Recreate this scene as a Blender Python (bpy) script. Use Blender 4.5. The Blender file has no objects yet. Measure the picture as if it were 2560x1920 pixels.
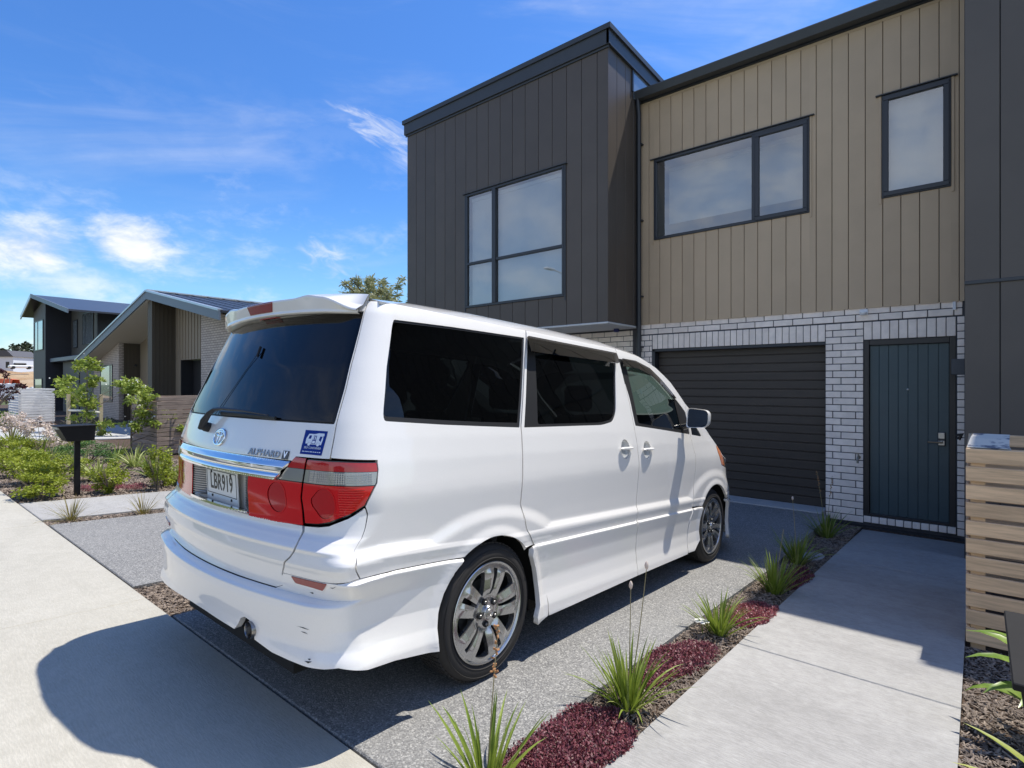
import bpy, math, random
import numpy as np
from mathutils import Vector, Matrix, Euler
from mathutils.geometry import delaunay_2d_cdt

D2R = math.radians
SC = bpy.context.scene
COL = SC.collection
# ------------------------------------------------------------------ camera
YAW = D2R(40.1)
cam_d = bpy.data.cameras.new("camera")
cam = bpy.data.objects.new("camera", cam_d)
COL.objects.link(cam)
cam.location = (0, 0, 1.63)
cam.rotation_euler = (D2R(90), 0, YAW)
cam_d.sensor_width = 36
cam_d.lens = 36 * 1382 / 2560
cam_d.clip_start = 0.05
cam_d.clip_end = 5000
SC.camera = cam
# ------------------------------------------------------------------ sun, sky, exposure
SUN_V = Vector((0.17, 0.435, 1.0)).normalized()
sun_el = math.asin(SUN_V.z)
sun_az = math.atan2(SUN_V.x, SUN_V.y)
sun_d = bpy.data.lights.new("sun", 'SUN')
sun_d.energy = 4.2
sun_d.angle = D2R(0.55)
sun_d.color = (1.0, 0.945, 0.85)
sun = bpy.data.objects.new("sun", sun_d)
COL.objects.link(sun)
sun.rotation_euler = SUN_V.to_track_quat('Z', 'Y').to_euler()
sun.location = (0, 0, 30)
SC.view_settings.view_transform = 'Standard'
SC.view_settings.look = 'None'
SC.view_settings.exposure = 0.53
SC.view_settings.gamma = 1
SC.view_settings.use_curve_mapping = False
SC.cycles.max_bounces = 8
SC.cycles.transparent_max_bounces = 12
SC.cycles.use_denoising = True

wd = bpy.data.worlds.new("World")
SC.world = wd
wd.use_nodes = True
nt = wd.node_tree
nt.nodes.clear()

class NG:
    """tiny helper for building node graphs with maths"""
    def __init__(s, nt): s.nt = nt
    def new(s, t, **k):
        n = s.nt.nodes.new(t)
        for a, b in k.items(): setattr(n, a, b)
        return n
    def put(s, sock, v):
        if isinstance(v, bpy.types.NodeSocket): s.nt.links.new(v, sock)
        else: sock.default_value = v
    def m(s, op, a, b=0.0, c=0.0, clamp=False):
        n = s.new('ShaderNodeMath', operation=op); n.use_clamp = clamp
        s.put(n.inputs[0], a); s.put(n.inputs[1], b)
        if len(n.inputs) > 2: s.put(n.inputs[2], c)
        return n.outputs[0]
    def vm(s, op, a, b=(0, 0, 0)):
        n = s.new('ShaderNodeVectorMath', operation=op)
        s.put(n.inputs[0], a); s.put(n.inputs[1], b)
        return n.outputs['Value'] if op in ('DOT_PRODUCT', 'LENGTH') else n.outputs[0]
    def sst(s, v, a, b, lo=0.0, hi=1.0):
        n = s.new('ShaderNodeMapRange', interpolation_type='SMOOTHSTEP')
        s.put(n.inputs[0], v); n.inputs[1].default_value = a; n.inputs[2].default_value = b
        n.inputs[3].default_value = lo; n.inputs[4].default_value = hi
        return n.outputs[0]
    def noise(s, vec, scale, detail=4, rough=0.5, dist=0.0):
        n = s.new('ShaderNodeTexNoise')
        if vec is not None: s.put(n.inputs['Vector'], vec)
        n.inputs['Scale'].default_value = scale; n.inputs['Detail'].default_value = detail
        n.inputs['Roughness'].default_value = rough; n.inputs['Distortion'].default_value = dist
        return n.outputs['Fac']
    def mix(s, f, a, b, mode='MIX'):
        n = s.new('ShaderNodeMix', data_type='RGBA', blend_type=mode)
        s.put(n.inputs[0], f)
        s.put(n.inputs[6], a if isinstance(a, bpy.types.NodeSocket) else (*a, 1)[:4])
        s.put(n.inputs[7], b if isinstance(b, bpy.types.NodeSocket) else (*b, 1)[:4])
        return n.outputs[2]

g = NG(nt)
sky = g.new('ShaderNodeTexSky', sky_type='NISHITA')
sky.sun_disc = False
sky.sun_elevation = sun_el
sky.sun_rotation = sun_az
sky.altitude = 50
sky.air_density = 1.25
sky.dust_density = 0.35
sky.ozone_density = 3.0
tc = g.new('ShaderNodeTexCoord')
dirv = tc.outputs['Generated']

def pix_dir(u, v):
    fw = Vector((-math.sin(YAW), math.cos(YAW), 0)); rt = Vector((math.cos(YAW), math.sin(YAW), 0))
    return (fw * 1382 + rt * (u - 1280) + Vector((0, 0, 1)) * (960 - v)).normalized()

def patch(u0, v0, u1, v1, wid, soft=0.45, sn=None):
    """soft elongated patch of the sky between two directions; returns 0..1 (times ragged streaks)"""
    a = pix_dir(u0, v0); b = pix_dir(u1, v1)
    c = ((a + b) / 2).normalized()
    e1 = (b - a); L = e1.length / 2; e1.normalize()
    e1 = (e1 - c * e1.dot(c)).normalized(); e2 = c.cross(e1).normalized()
    x = g.m('DIVIDE', g.vm('DOT_PRODUCT', dirv, tuple(e1)), L)
    y = g.m('DIVIDE', g.vm('DOT_PRODUCT', dirv, tuple(e2)), wid)
    fr = g.m('GREATER_THAN', g.vm('DOT_PRODUCT', dirv, tuple(c)), 0.3)
    r = g.m('SQRT', g.m('ADD', g.m('MULTIPLY', x, x), g.m('MULTIPLY', y, y)))
    f = g.m('MULTIPLY', g.sst(r, 1.25, 0.0, 0, 1), fr)
    if sn is None: return f
    cb = g.new('ShaderNodeCombineXYZ'); g.put(cb.inputs[0], g.m('MULTIPLY', x, sn[0])); g.put(cb.inputs[1], g.m('MULTIPLY', y, sn[1])); cb.inputs[2].default_value = sn[2]
    n = g.noise(cb.outputs[0], 1.0, 7, 0.6, 0.8)
    return g.sst(g.m('ADD', n, g.m('MULTIPLY', g.m('SUBTRACT', f, 1.0), .55)), .22, .75)

sx = g.new('ShaderNodeSeparateXYZ'); g.put(sx.inputs[0], dirv)
el = sx.outputs[2]
def stretched(rz, ry, s):
    mp = g.new('ShaderNodeMapping', vector_type='POINT')
    g.put(mp.inputs['Vector'], dirv)
    mp.inputs['Rotation'].default_value = (0, ry, rz)
    mp.inputs['Scale'].default_value = s
    return mp.outputs[0]
flat = stretched(0, 0, (1, 1, 2.2))
n_puff = g.noise(flat, 7.0, 9, 0.60, 0.25)
n_fine = g.noise(flat, 26.0, 7, 0.62, 0.4)
n_wisp = g.noise(stretched(0.9, 0.35, (1.3, 1.0, 4.5)), 1.6, 6, 0.60, 0.9)
n_mix = g.m('ADD', g.m('MULTIPLY', n_puff, 0.70), g.m('MULTIPLY', n_fine, 0.30))
def cloud(mask, n, lo, hi):
    v = g.m('ADD', n, g.m('MULTIPLY', g.m('SUBTRACT', mask, 1.0), 0.50))
    return g.sst(v, lo, hi)
def mx(a, b): return g.m('MAXIMUM', a, b)
c1 = cloud(patch(-240, 640, 330, 600, 0.070), n_mix, 0.18, 0.55)
c1b = cloud(patch(120, 570, 520, 640, 0.060), n_mix, 0.16, 0.52)
c1c = g.m('MULTIPLY', cloud(patch(-200, 690, 480, 735, 0.055), n_mix, 0.22, 0.62), .65)
c2 = patch(760, 235, 1120, 400, 0.040, sn=(2.2, 2.6, 3.0))
c2b = g.m('MULTIPLY', patch(860, 300, 1200, 500, 0.05, sn=(1.6, 4.0, 8.0)), .55)
c3 = patch(665, 585, 960, 700, 0.046, sn=(2.6, 2.2, 5.0))
c4 = g.m('MULTIPLY', cloud(patch(-300, 780, 620, 800, 0.060), n_mix, 0.15, 0.60), .65)
c5 = g.m('MULTIPLY', cloud(patch(-500, 880, 760, 860, 0.07), n_mix, 0.15, 0.60), 0.6)
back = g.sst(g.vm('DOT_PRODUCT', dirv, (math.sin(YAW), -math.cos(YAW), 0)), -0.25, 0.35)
low = g.m('MULTIPLY', g.sst(el, 0.50, 0.06), g.sst(n_mix, 0.47, 0.66))
fill_veil = g.m('MULTIPLY', g.m('MULTIPLY', back, g.sst(n_puff, 0.20, 0.75, 0.40, 0.80)), g.sst(el, 0.75, 0.30))  # unseen cloud veil added behind the camera to neutralise the blue ambient light
low = g.m('MULTIPLY', low, 0.35)
hi_w = g.m('MULTIPLY', g.sst(n_wisp, 0.46, 0.80), g.sst(el, 0.0, 0.25))
wis = g.m('MULTIPLY', hi_w, 0.24)
dens = mx(mx(mx(c1, c1b), mx(c1c, g.m('MULTIPLY', mx(c2, c2b), 0.80))), mx(mx(g.m('MULTIPLY', c3, 0.70), c4), mx(c5, mx(low, fill_veil))))
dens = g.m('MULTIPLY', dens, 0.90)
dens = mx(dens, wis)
ccol = g.mix(g.sst(n_mix, 0.36, 0.60), (3.9, 4.3, 4.9), (6.0, 6.0, 5.9))
# deepen the blue a little (the phone's rendering of a clean summer sky)
tintc = g.mix(g.sst(el, 0.0, 0.38), (0.60, 0.84, 1.02), (0.34, 0.60, 0.97))
skyc = g.mix(1.0, sky.outputs[0], tintc, 'MULTIPLY')
skyf = g.mix(g.m('MULTIPLY', dens, g.sst(el, -0.02, 0.02)), skyc, ccol)
bg = g.new('ShaderNodeBackground'); bg.inputs[1].default_value = 0.13
g.put(bg.inputs[0], skyf)
wo = g.new('ShaderNodeOutputWorld')
nt.links.new(bg.outputs[0], wo.inputs[0])

# ------------------------------------------------------------------ materials
MATS = {}
def mat(name, color, rough=0.6, metal=0.0, var=0.0, vscale=4.0, bump=0.0, bscale=60.0, coat=0.0,
        spec=0.5, rnd=0.0, stretch=(1, 1, 1), col2=None, objrnd=False, detail=5, sheen=None, trans=0.0, sss=0.0, bdist=0.02, crough=0.03):
    if name in MATS: return MATS[name]
    m = bpy.data.materials.new(name); m.use_nodes = True
    n = m.node_tree; G = NG(n); b = n.nodes['Principled BSDF']
    b.inputs['Roughness'].default_value = rough
    b.inputs['Metallic'].default_value = metal
    b.inputs['Specular IOR Level'].default_value = spec
    b.inputs['Coat Weight'].default_value = coat
    b.inputs['Coat Roughness'].default_value = crough
    tcn = G.new('ShaderNodeTexCoord')
    mp = G.new('ShaderNodeMapping'); G.put(mp.inputs[0], tcn.outputs['Object']); mp.inputs['Scale'].default_value = stretch
    vec = mp.outputs[0]
    if objrnd:
        oi = G.new('ShaderNodeObjectInfo')
        off = G.m('MULTIPLY', oi.outputs['Random'], 37.0)
        cx = G.new('ShaderNodeCombineXYZ'); G.put(cx.inputs[0], off); G.put(cx.inputs[1], off)
        vec = G.vm('ADD', vec, cx.outputs[0])
    c = (*color, 1)
    out = None
    if var > 0 or col2 is not None:
        nf = G.noise(vec, vscale, detail, 0.6)
        f = G.sst(nf, 0.32, 0.68)
        if col2 is not None: out = G.mix(f, color, col2)
        else: out = G.mix(f, tuple(x * (1 - var) for x in color), tuple(min(1, x * (1 + var)) for x in color))
    if rnd > 0:
        oi = G.new('ShaderNodeObjectInfo')
        k = G.m('ADD', G.m('MULTIPLY', oi.outputs['Random'], 2 * rnd), 1 - rnd)
        cb = G.new('ShaderNodeCombineColor'); [G.put(cb.inputs[i], k) for i in range(3)]
        out = G.mix(1.0, out if out is not None else color, cb.outputs[0], 'MULTIPLY')
    if out is not None: n.links.new(out, b.inputs['Base Color'])
    else: b.inputs['Base Color'].default_value = c
    if bump > 0:
        bn = G.new('ShaderNodeBump'); bn.inputs['Strength'].default_value = bump; bn.inputs['Distance'].default_value = bdist
        G.put(bn.inputs['Height'], G.noise(vec, bscale, 4, 0.6))
        n.links.new(bn.outputs[0], b.inputs['Normal'])
    if trans > 0:   # thin leaf: some light comes through
        tr = G.new('ShaderNodeBsdfTranslucent')
        if out is not None: n.links.new(out, tr.inputs[0])
        else: tr.inputs[0].default_value = c
        ms = G.new('ShaderNodeMixShader'); ms.inputs[0].default_value = trans
        n.links.new(b.outputs[0], ms.inputs[1]); n.links.new(tr.outputs[0], ms.inputs[2])
        n.links.new(ms.outputs[0], n.nodes['Material Output'].inputs[0])
    m['G'] = 1
    MATS[name] = m
    return m

def glass_mat(name, tint, refl=1.0, rough=0.0, boost=0.0, fk=1.6):
    """thin pane: tinted see-through with mirror reflection by Fresnel"""
    m = bpy.data.materials.new(name); m.use_nodes = True
    n = m.node_tree; G = NG(n)
    n.nodes.remove(n.nodes['Principled BSDF'])
    tr = G.new('ShaderNodeBsdfTransparent'); tr.inputs[0].default_value = (*tint, 1)
    gl = G.new('ShaderNodeBsdfGlossy'); gl.inputs['Roughness'].default_value = rough
    gl.inputs[0].default_value = (refl, refl, refl, 1)
    fr = G.new('ShaderNodeFresnel'); fr.inputs[0].default_value = 1.52
    f = G.m('ADD', G.m('MULTIPLY', fr.outputs[0], fk), boost, clamp=True)
    ms = G.new('ShaderNodeMixShader'); G.put(ms.inputs[0], f)
    n.links.new(tr.outputs[0], ms.inputs[1]); n.links.new(gl.outputs[0], ms.inputs[2])
    n.links.new(ms.outputs[0], n.nodes['Material Output'].inputs[0])
    MATS[name] = m
    return m

def node_mat(name, build, rough=0.8, spec=0.4):
    """material whose colour / bump come from build(G, objectvec) -> (color, height or None, bump strength, bump dist)"""
    m = bpy.data.materials.new(name); m.use_nodes = True
    n = m.node_tree; G = NG(n); b = n.nodes['Principled BSDF']
    b.inputs['Roughness'].default_value = rough; b.inputs['Specular IOR Level'].default_value = spec
    tcn = G.new('ShaderNodeTexCoord')
    r = build(G, tcn.outputs['Object'])
    n.links.new(r[0], b.inputs['Base Color'])
    if len(r) > 1 and r[1] is not None:
        bn = G.new('ShaderNodeBump'); bn.inputs['Strength'].default_value = r[2]; bn.inputs['Distance'].default_value = r[3]
        G.put(bn.inputs['Height'], r[1]); n.links.new(bn.outputs[0], b.inputs['Normal'])
    MATS[name] = m
    return m

def scaled(G, v, s, rot=(0, 0, 0)):
    mp = G.new('ShaderNodeMapping'); G.put(mp.inputs[0], v); mp.inputs['Scale'].default_value = s; mp.inputs['Rotation'].default_value = rot
    return mp.outputs[0]

# ------------------------------------------------------------------ mesh helpers
def tag(o, label=None, cat=None, group=None, kind=None):
    if label: o['label'] = label
    if cat: o['category'] = cat
    if group: o['group'] = group
    if kind: o['kind'] = kind
    return o

def mesh(name, verts, faces, mats, smooth=False, fm=None, sharp=None):
    me = bpy.data.meshes.new(name)
    me.from_pydata([tuple(map(float, v)) for v in verts], [], [tuple(map(int, f)) for f in faces])
    for mm in (mats if isinstance(mats, (list, tuple)) else [mats]): me.materials.append(mm)
    if fm is not None: me.polygons.foreach_set('material_index', np.array(fm, dtype=np.int32))
    if smooth:
        me.polygons.foreach_set('use_smooth', np.ones(len(me.polygons), dtype=bool))
        if sharp: me.set_sharp_from_angle(angle=D2R(sharp))
    me.update()
    return me

def link(name, me, parent=None, keep_world=True):
    o = bpy.data.objects.new(name, me); COL.objects.link(o)
    if parent is not None:
        o.parent = parent
        if keep_world: o.matrix_parent_inverse = WM[parent.name].inverted() if parent.name in WM else Matrix()
    return o
WM = {}
def empty(name, loc=(0, 0, 0), rot=None, label=None, cat=None, group=None, kind=None):
    o = bpy.data.objects.new(name, None); COL.objects.link(o)
    o.empty_display_size = 0.2
    M = Matrix.Translation(Vector(loc))
    if rot is not None: M = M @ rot.to_4x4()
    o.matrix_world = M; o.location = M.to_translation(); o.rotation_euler = M.to_euler()
    WM[o.name] = M.copy()
    return tag(o, label, cat, group, kind)

class MB:
    """collects shapes, builds ONE mesh object"""
    def __init__(s): s.v = []; s.f = []; s.m = []
    def add(s, v, f, mi=0):
        k = len(s.v); s.v += [tuple(p) for p in v]; s.f += [tuple(i + k for i in q) for q in f]; s.m += [mi] * len(f)
        return s
    def box(s, x0, x1, y0, y1, z0, z1, mi=0, c=0.0, T=None):
        if c <= 0:
            v = [(x0, y0, z0), (x1, y0, z0), (x1, y1, z0), (x0, y1, z0), (x0, y0, z1), (x1, y0, z1), (x1, y1, z1), (x0, y1, z1)]
            f = [(0, 3, 2, 1), (4, 5, 6, 7), (0, 1, 5, 4), (1, 2, 6, 5), (2, 3, 7, 6), (3, 0, 4, 7)]
        else:
            X = (x0, x1); Yy = (y0, y1); Z = (z0, z1); v = []; idx = {}
            for i in (0, 1):
                for j in (0, 1):
                    for k in (0, 1):
                        sx = 1 if i == 0 else -1; sy = 1 if j == 0 else -1; sz = 1 if k == 0 else -1
                        idx[i, j, k] = len(v)
                        v += [(X[i], Yy[j] + sy * c, Z[k] + sz * c), (X[i] + sx * c, Yy[j], Z[k] + sz * c), (X[i] + sx * c, Yy[j] + sy * c, Z[k])]
            I = idx; f = []
            def q(a, n): f.append([I[p] + n for p in a] )
            q([(0,0,0),(0,0,1),(0,1,1),(0,1,0)],0); q([(1,0,0),(1,1,0),(1,1,1),(1,0,1)],0)
            q([(0,0,0),(1,0,0),(1,0,1),(0,0,1)],1); q([(0,1,0),(0,1,1),(1,1,1),(1,1,0)],1)
            q([(0,0,0),(0,1,0),(1,1,0),(1,0,0)],2); q([(0,0,1),(1,0,1),(1,1,1),(0,1,1)],2)
            for i in (0,1):
                for j in (0,1): f.append([I[i,j,0]+0, I[i,j,0]+1, I[i,j,1]+1, I[i,j,1]+0])
                for k in (0,1): f.append([I[i,0,k]+0, I[i,0,k]+2, I[i,1,k]+2, I[i,1,k]+0])
            for j in (0,1):
                for k in (0,1): f.append([I[0,j,k]+1, I[0,j,k]+2, I[1,j,k]+2, I[1,j,k]+1])
            for kk in I.values(): f.append([kk, kk+1, kk+2])
        if T is not None: v = [T @ Vector(p) for p in v]
        return s.add(v, f, mi)
    def prism(s, poly, a0, a1, axis=2, mi=0):
        """poly: 2-D outline; extruded along axis (0 x: poly=(y,z); 1 y: poly=(x,z); 2 z: poly=(x,y))"""
        def P(p, a):
            return (a, p[0], p[1]) if axis == 0 else ((p[0], a, p[1]) if axis == 1 else (p[0], p[1], a))
        n = len(poly); v = [P(p, a0) for p in poly] + [P(p, a1) for p in poly]
        f = [tuple(range(n))[::-1], tuple(range(n, 2 * n))] + [(i, (i + 1) % n, n + (i + 1) % n, n + i) for i in range(n)]
        return s.add(v, f, mi)
    def tube(s, pts, r, n=8, mi=0, cap=True, flat=None):
        pts = [Vector(p) for p in pts]; rr = r if isinstance(r, (list, tuple)) else [r] * len(pts)
        v = []; f = []; prev = None
        for i, p in enumerate(pts):
            d = (pts[min(i + 1, len(pts) - 1)] - pts[max(i - 1, 0)]).normalized()
            a = prev if prev is not None else (Vector((0, 0, 1)) if abs(d.z) < 0.9 else Vector((1, 0, 0)))
            u = (a - d * a.dot(d)).normalized(); w = d.cross(u); prev = u
            for k in range(n):
                t = 2 * math.pi * k / n
                v.append(p + u * (rr[i] * math.cos(t) * (flat or 1)) + w * (rr[i] * math.sin(t)))
        for i in range(len(pts) - 1):
            for k in range(n):
                a = i * n + k; b = i * n + (k + 1) % n
                f.append((a, b, b + n, a + n))
        if cap: f += [tuple(range(n))[::-1], tuple(range((len(pts) - 1) * n, len(pts) * n))]
        return s.add(v, f, mi)
    def lathe(s, prof, n=24, M=None, mi=0, closed=False, cap=True):
        """prof: (radius, height along local z)"""
        v = []; f = []
        for (r, h) in prof:
            for k in range(n):
                t = 2 * math.pi * k / n; p = Vector((r * math.cos(t), r * math.sin(t), h)); v.append(M @ p if M is not None else p)
        m = len(prof)
        for i in range(m - 1 + (1 if closed else 0)):
            for k in range(n):
                a = (i % m) * n + k; b = (i % m) * n + (k + 1) % n; c = ((i + 1) % m) * n
                f.append((a, b, c + (k + 1) % n, c + k))
        if not closed and cap:
            if prof[0][0] > 1e-4: f.append(tuple(range(n))[::-1])
            if prof[-1][0] > 1e-4: f.append(tuple(range((m - 1) * n, m * n)))
        return s.add(v, f, mi)
    def build(s, name, mats, parent=None, smooth=False, sharp=40):
        me = mesh(name, s.v, s.f, mats, smooth, s.m, sharp if smooth else None)
        return link(name, me, parent)
    def me(s, name, mats, smooth=False, sharp=40): return mesh(name, s.v, s.f, mats, smooth, s.m, sharp if smooth else None)

def copy_tree(o, parent=None):
    c = o.copy(); COL.objects.link(c)
    if parent is not None: c.parent = parent
    for ch in list(o.children): copy_tree(ch, c)
    return c

def text_mesh(name, s, size, mats, parent, M, ext=0.002, sx=1.0, bold=0.0, spacing=1.0, align='CENTER'):
    cu = bpy.data.curves.new(name, 'FONT'); cu.body = s; cu.size = size; cu.extrude = ext; cu.offset = bold
    cu.align_x = align; cu.align_y = 'CENTER'; cu.space_character = spacing; cu.resolution_u = 3
    o = bpy.data.objects.new(name, cu); COL.objects.link(o)
    bpy.context.view_layer.update()
    me = bpy.data.meshes.new_from_object(o.evaluated_get(bpy.context.evaluated_depsgraph_get()))
    bpy.data.objects.remove(o); bpy.data.curves.remove(cu)
    me.transform(Matrix.Diagonal((sx, 1, 1, 1))); me.transform(M)
    me.materials.clear(); me.materials.append(mats)
    me.name = name
    return link(name, me, parent)

def in_poly(P, poly):
    x = P[:, 0]; y = P[:, 1]; ins = np.zeros(len(P), bool); n = len(poly)
    for i in range(n):
        x0, y0 = poly[i]; x1, y1 = poly[(i + 1) % n]
        if y0 == y1: continue
        c = ((y0 > y) != (y1 > y)) & (x < (x1 - x0) * (y - y0) / (y1 - y0) + x0)
        ins ^= c
    return ins

def resample(poly, h):
    out = []
    n = len(poly)
    for i in range(n):
        a = np.array(poly[i], float); b = np.array(poly[(i + 1) % n], float)
        k = max(1, int(math.ceil(np.linalg.norm(b - a) / h)))
        for j in range(k): out.append(tuple(a + (b - a) * j / k))
    return out

def rounded(poly, r):
    """round the corners of a 2-D polygon"""
    out = []; n = len(poly); rr = r if isinstance(r, (list, tuple)) else [r] * n
    for i in range(n):
        p = np.array(poly[i], float); a = np.array(poly[i - 1], float); b = np.array(poly[(i + 1) % n], float)
        da = a - p; db = b - p; la = np.linalg.norm(da); lb = np.linalg.norm(db)
        q = min(rr[i], la * .45, lb * .45)
        if q < 1e-4: out.append(tuple(p)); continue
        A = p + da / la * q; B = p + db / lb * q
        for k in range(5):
            t = k / 4; out.append(tuple((1 - t) ** 2 * A + 2 * t * (1 - t) * p + t * t * B))
    return out

def panel(name, polys, fn, m, parent, holes=(), h=(0.03, 0.012), hb=0.02, rim=0.014, off=0.0, smooth=True, rows=None, shift=None):
    """trims a parametric surface fn(a,b)->xyz to 2-D outlines; smooth true normals; the edge is turned inward by rim"""
    if polys and not isinstance(polys[0][0], (tuple, list)): polys = [polys]
    V = []; F = []; N = []
    def f3(P):
        P = np.asarray(P, float)
        p = fn(P[:, 0], P[:, 1]); e = 2e-3
        da = fn(P[:, 0] + e, P[:, 1]) - fn(P[:, 0] - e, P[:, 1]); db = fn(P[:, 0], P[:, 1] + e) - fn(P[:, 0], P[:, 1] - e)
        n = np.cross(da, db); n /= np.maximum(np.linalg.norm(n, axis=1, keepdims=True), 1e-12)
        return p, n
    for poly in polys:
        outer = resample(poly, hb)
        hs = [resample(q, hb) for q in holes]
        P2 = list(outer); E = [(i, (i + 1) % len(outer)) for i in range(len(outer))]
        for q in hs:
            k = len(P2); P2 += q; E += [(k + i, k + (i + 1) % len(q)) for i in range(len(q))]
        bnd = np.array(P2)
        x0, y0 = np.array(outer).min(0); x1, y1 = np.array(outer).max(0)
        ga = np.arange(x0 + h[0] * .5, x1, h[0]); gb = np.arange(y0 + h[1] * .5, y1, h[1])
        if rows is not None: gb = np.array(sorted(set(np.round(np.concatenate([rows, np.arange(-.5, 1.4, .03)]), 4))))
        if len(ga) and len(gb):
            GA, GB = np.meshgrid(ga, gb)
            if shift is not None: GB = GB + shift(GA)
            G2 = np.stack([GA.ravel(), GB.ravel()], 1)
            k = in_poly(G2, outer)
            for q in hs: k &= ~in_poly(G2, q)
            G2 = G2[k]
            if len(G2):
                d = np.full(len(G2), 9.)
                for i0 in range(0, len(bnd), 64):
                    dd = (G2[:, None, :] - bnd[None, i0:i0 + 64, :]) / np.array(h)
                    d = np.minimum(d, np.sqrt((dd ** 2).sum(2)).min(1))
                G2 = G2[d > (0.45 if rows is None else 0.3)]
            P2 = P2 + [tuple(p) for p in G2]
        ka = .22 if rows is not None else 1.0      # work in sheared, squeezed coordinates so that rows follow the creases
        def fwd(q):
            q = np.asarray(q, float).copy()
            if shift is not None: q[:, 1] -= shift(q[:, 0])
            q[:, 0] *= ka; return q
        r = delaunay_2d_cdt([Vector(p) for p in fwd(P2)], E, [], 0, 1e-7)
        vv = np.array([tuple(p) for p in r[0]]); ff = [tuple(t) for t in r[2]]
        cen = np.array([vv[list(t)].mean(0) for t in ff])
        k = in_poly(cen, fwd(outer).tolist())
        for q in hs: k &= ~in_poly(cen, fwd(q).tolist())
        ff = [t for t, kk in zip(ff, k) if kk]
        vv = vv.copy(); vv[:, 0] /= ka
        if shift is not None: vv[:, 1] += shift(vv[:, 0])
        p3, n3 = f3(vv)
        p3 = p3 + n3 * off
        base = len(V)
        V += list(p3); N += list(n3)
        F += [tuple(i + base for i in t) for t in ff]
        if rim > 0:
            cnt = {}
            for t in ff:
                for i in range(len(t)):
                    a, b = t[i], t[(i + 1) % len(t)]
                    key = (min(a, b), max(a, b)); cnt.setdefault(key, []).append((a, b))
            be = [e[0] for e in cnt.values() if len(e) == 1]
            mp = {}
            for a, b in be:
                for q in (a, b):
                    if q not in mp:
                        mp[q] = len(V); V.append(p3[q]); V.append(p3[q] - n3[q] * rim); N.append(np.zeros(3)); N.append(np.zeros(3))
            for a, b in be:
                F.append((mp[b], mp[a], mp[a] + 1, mp[b] + 1))
    me = mesh(name, V, F, m)
    if smooth:
        me.polygons.foreach_set('use_smooth', np.ones(len(me.polygons), dtype=bool))
        me.normals_split_custom_set_from_vertices([tuple(n) for n in N])
    return link(name, me, parent, keep_world=False)
# ------------------------------------------------------------------ van surface
def ss(a,b,x):
    u=np.clip((x-a)/(b-a),0,1); return u*u*(3-2*u)
def zmould(y): return np.interp(y,[0,.20,.40,.82,1.37,2.58,3.72,5],[.652,.653,.664,.636,.605,.572,.539,.505])
W0Z=[.0,.3,.6,.78,.93,.96,1.0,1.1,1.2,1.25,1.40,1.65,1.75,1.80,1.84]; W0X=[.885,.893,.894,.8965,.9015,.9015,.8985,.888,.871,.860,.825,.760,.732,.712,.680]
DZ=[-.60,-.44,-.40,-.34,-.28,-.20,-.10,-.014,-.008,-.002,.0,.02,.06,.075,.105,.12]
DX=[.020,.032,.038,.034,.020,.010,.014,.026,.026,.012,.011,.013,.019,.016,.001,0]
def arch(y,z,cy,a,b):
    return np.sqrt(((y-cy)/a)**2+((z-.33)/b)**2)
def smoothinterp(z,Z,X):
    # monotone-ish smoothing: average of shifted interpolations
    d=.012
    return (np.interp(z-d,Z,X)+2*np.interp(z,Z,X)+np.interp(z+d,Z,X))/4
def W(y,z):
    y=np.asarray(y,float); z=np.asarray(z,float)
    b=smoothinterp(z,W0Z,W0X)
    zr=z-zmould(y)
    d=np.interp(zr,DZ,DX)
    e=arch(y,z,1.05,.76,.525); e2=arch(y,z,4.07,.74,.52)
    bl=(.015*(1-ss(.86,1.0,e))+.015*(1-ss(.84,1.0,e2)))*ss(.0,.03,zr)
    d=np.maximum(d,bl)
    # arch lip
    r=np.sqrt((y-1.06)**2+(z-.33)**2); r2=np.sqrt((y-4.09)**2+(z-.33)**2)
    d=d+.010*(1-ss(.372,.43,r))+.010*(1-ss(.375,.43,r2))
    x=b+d
    # rear bumper flare at low rear corner
    x=x+.014*(1-ss(.30,.46,z))*(1-ss(.2,.75,y))*1.0
    x=x+.018*ss(.55,.66,z)*(1-ss(.725,.775,z))*(1-ss(.35,.75,y))
    x=x-.02*(1-ss(.0,.9,y))*ss(.9,1.3,z)
    # front taper
    yf=4.10+.15*(1-ss(.6,.85,z)); q=np.clip((y-yf)/(5.0-yf),0,.999)
    x=x*(1-q**2.8)**(1/2.8)
    x=x-.035*np.clip((y-2.9)/1.2,0,1)**2*ss(.8,1.2,z)
    return x
RZ=[.0,.34,.42,.5,.6,.70,.76,.80,.84,.95,1.0,1.1,1.2,1.27,1.50,1.75,1.81,1.85]
RY=[.09,.070,.075,.075,.074,.052,.064,.088,.093,.086,.084,.088,.116,.136,.218,.32,.355,.39]
RDZ=[-.40,-.30,-.20,-.13,-.098,-.090,-.082,.02,.09,.105,.14,.155,.3]
RDY=[.0,-.02,-.035,-.045,-.045,-.03,0,0,-.01,-.02,-.012,0,0]
def R(z):
    return smoothinterp(z,RZ,RY)+np.interp(z-.657,RDZ,RDY)
def K(z): return np.interp(z,[.3,.38,.6,.7,.9,1.3,1.8],[.12,.16,.16,.15,.18,.18,.20])
def RX(z): return np.interp(z,[.3,.58,.64,.72,.80,.95,1.25,1.8],[.165,.14,.10,.10,.14,.18,.13,.085])
def RYY(z): return np.interp(z,[.3,.58,.64,.72,.82,.9,1.25,1.8],[.19,.15,.09,.09,.16,.22,.20,.13])
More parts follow.
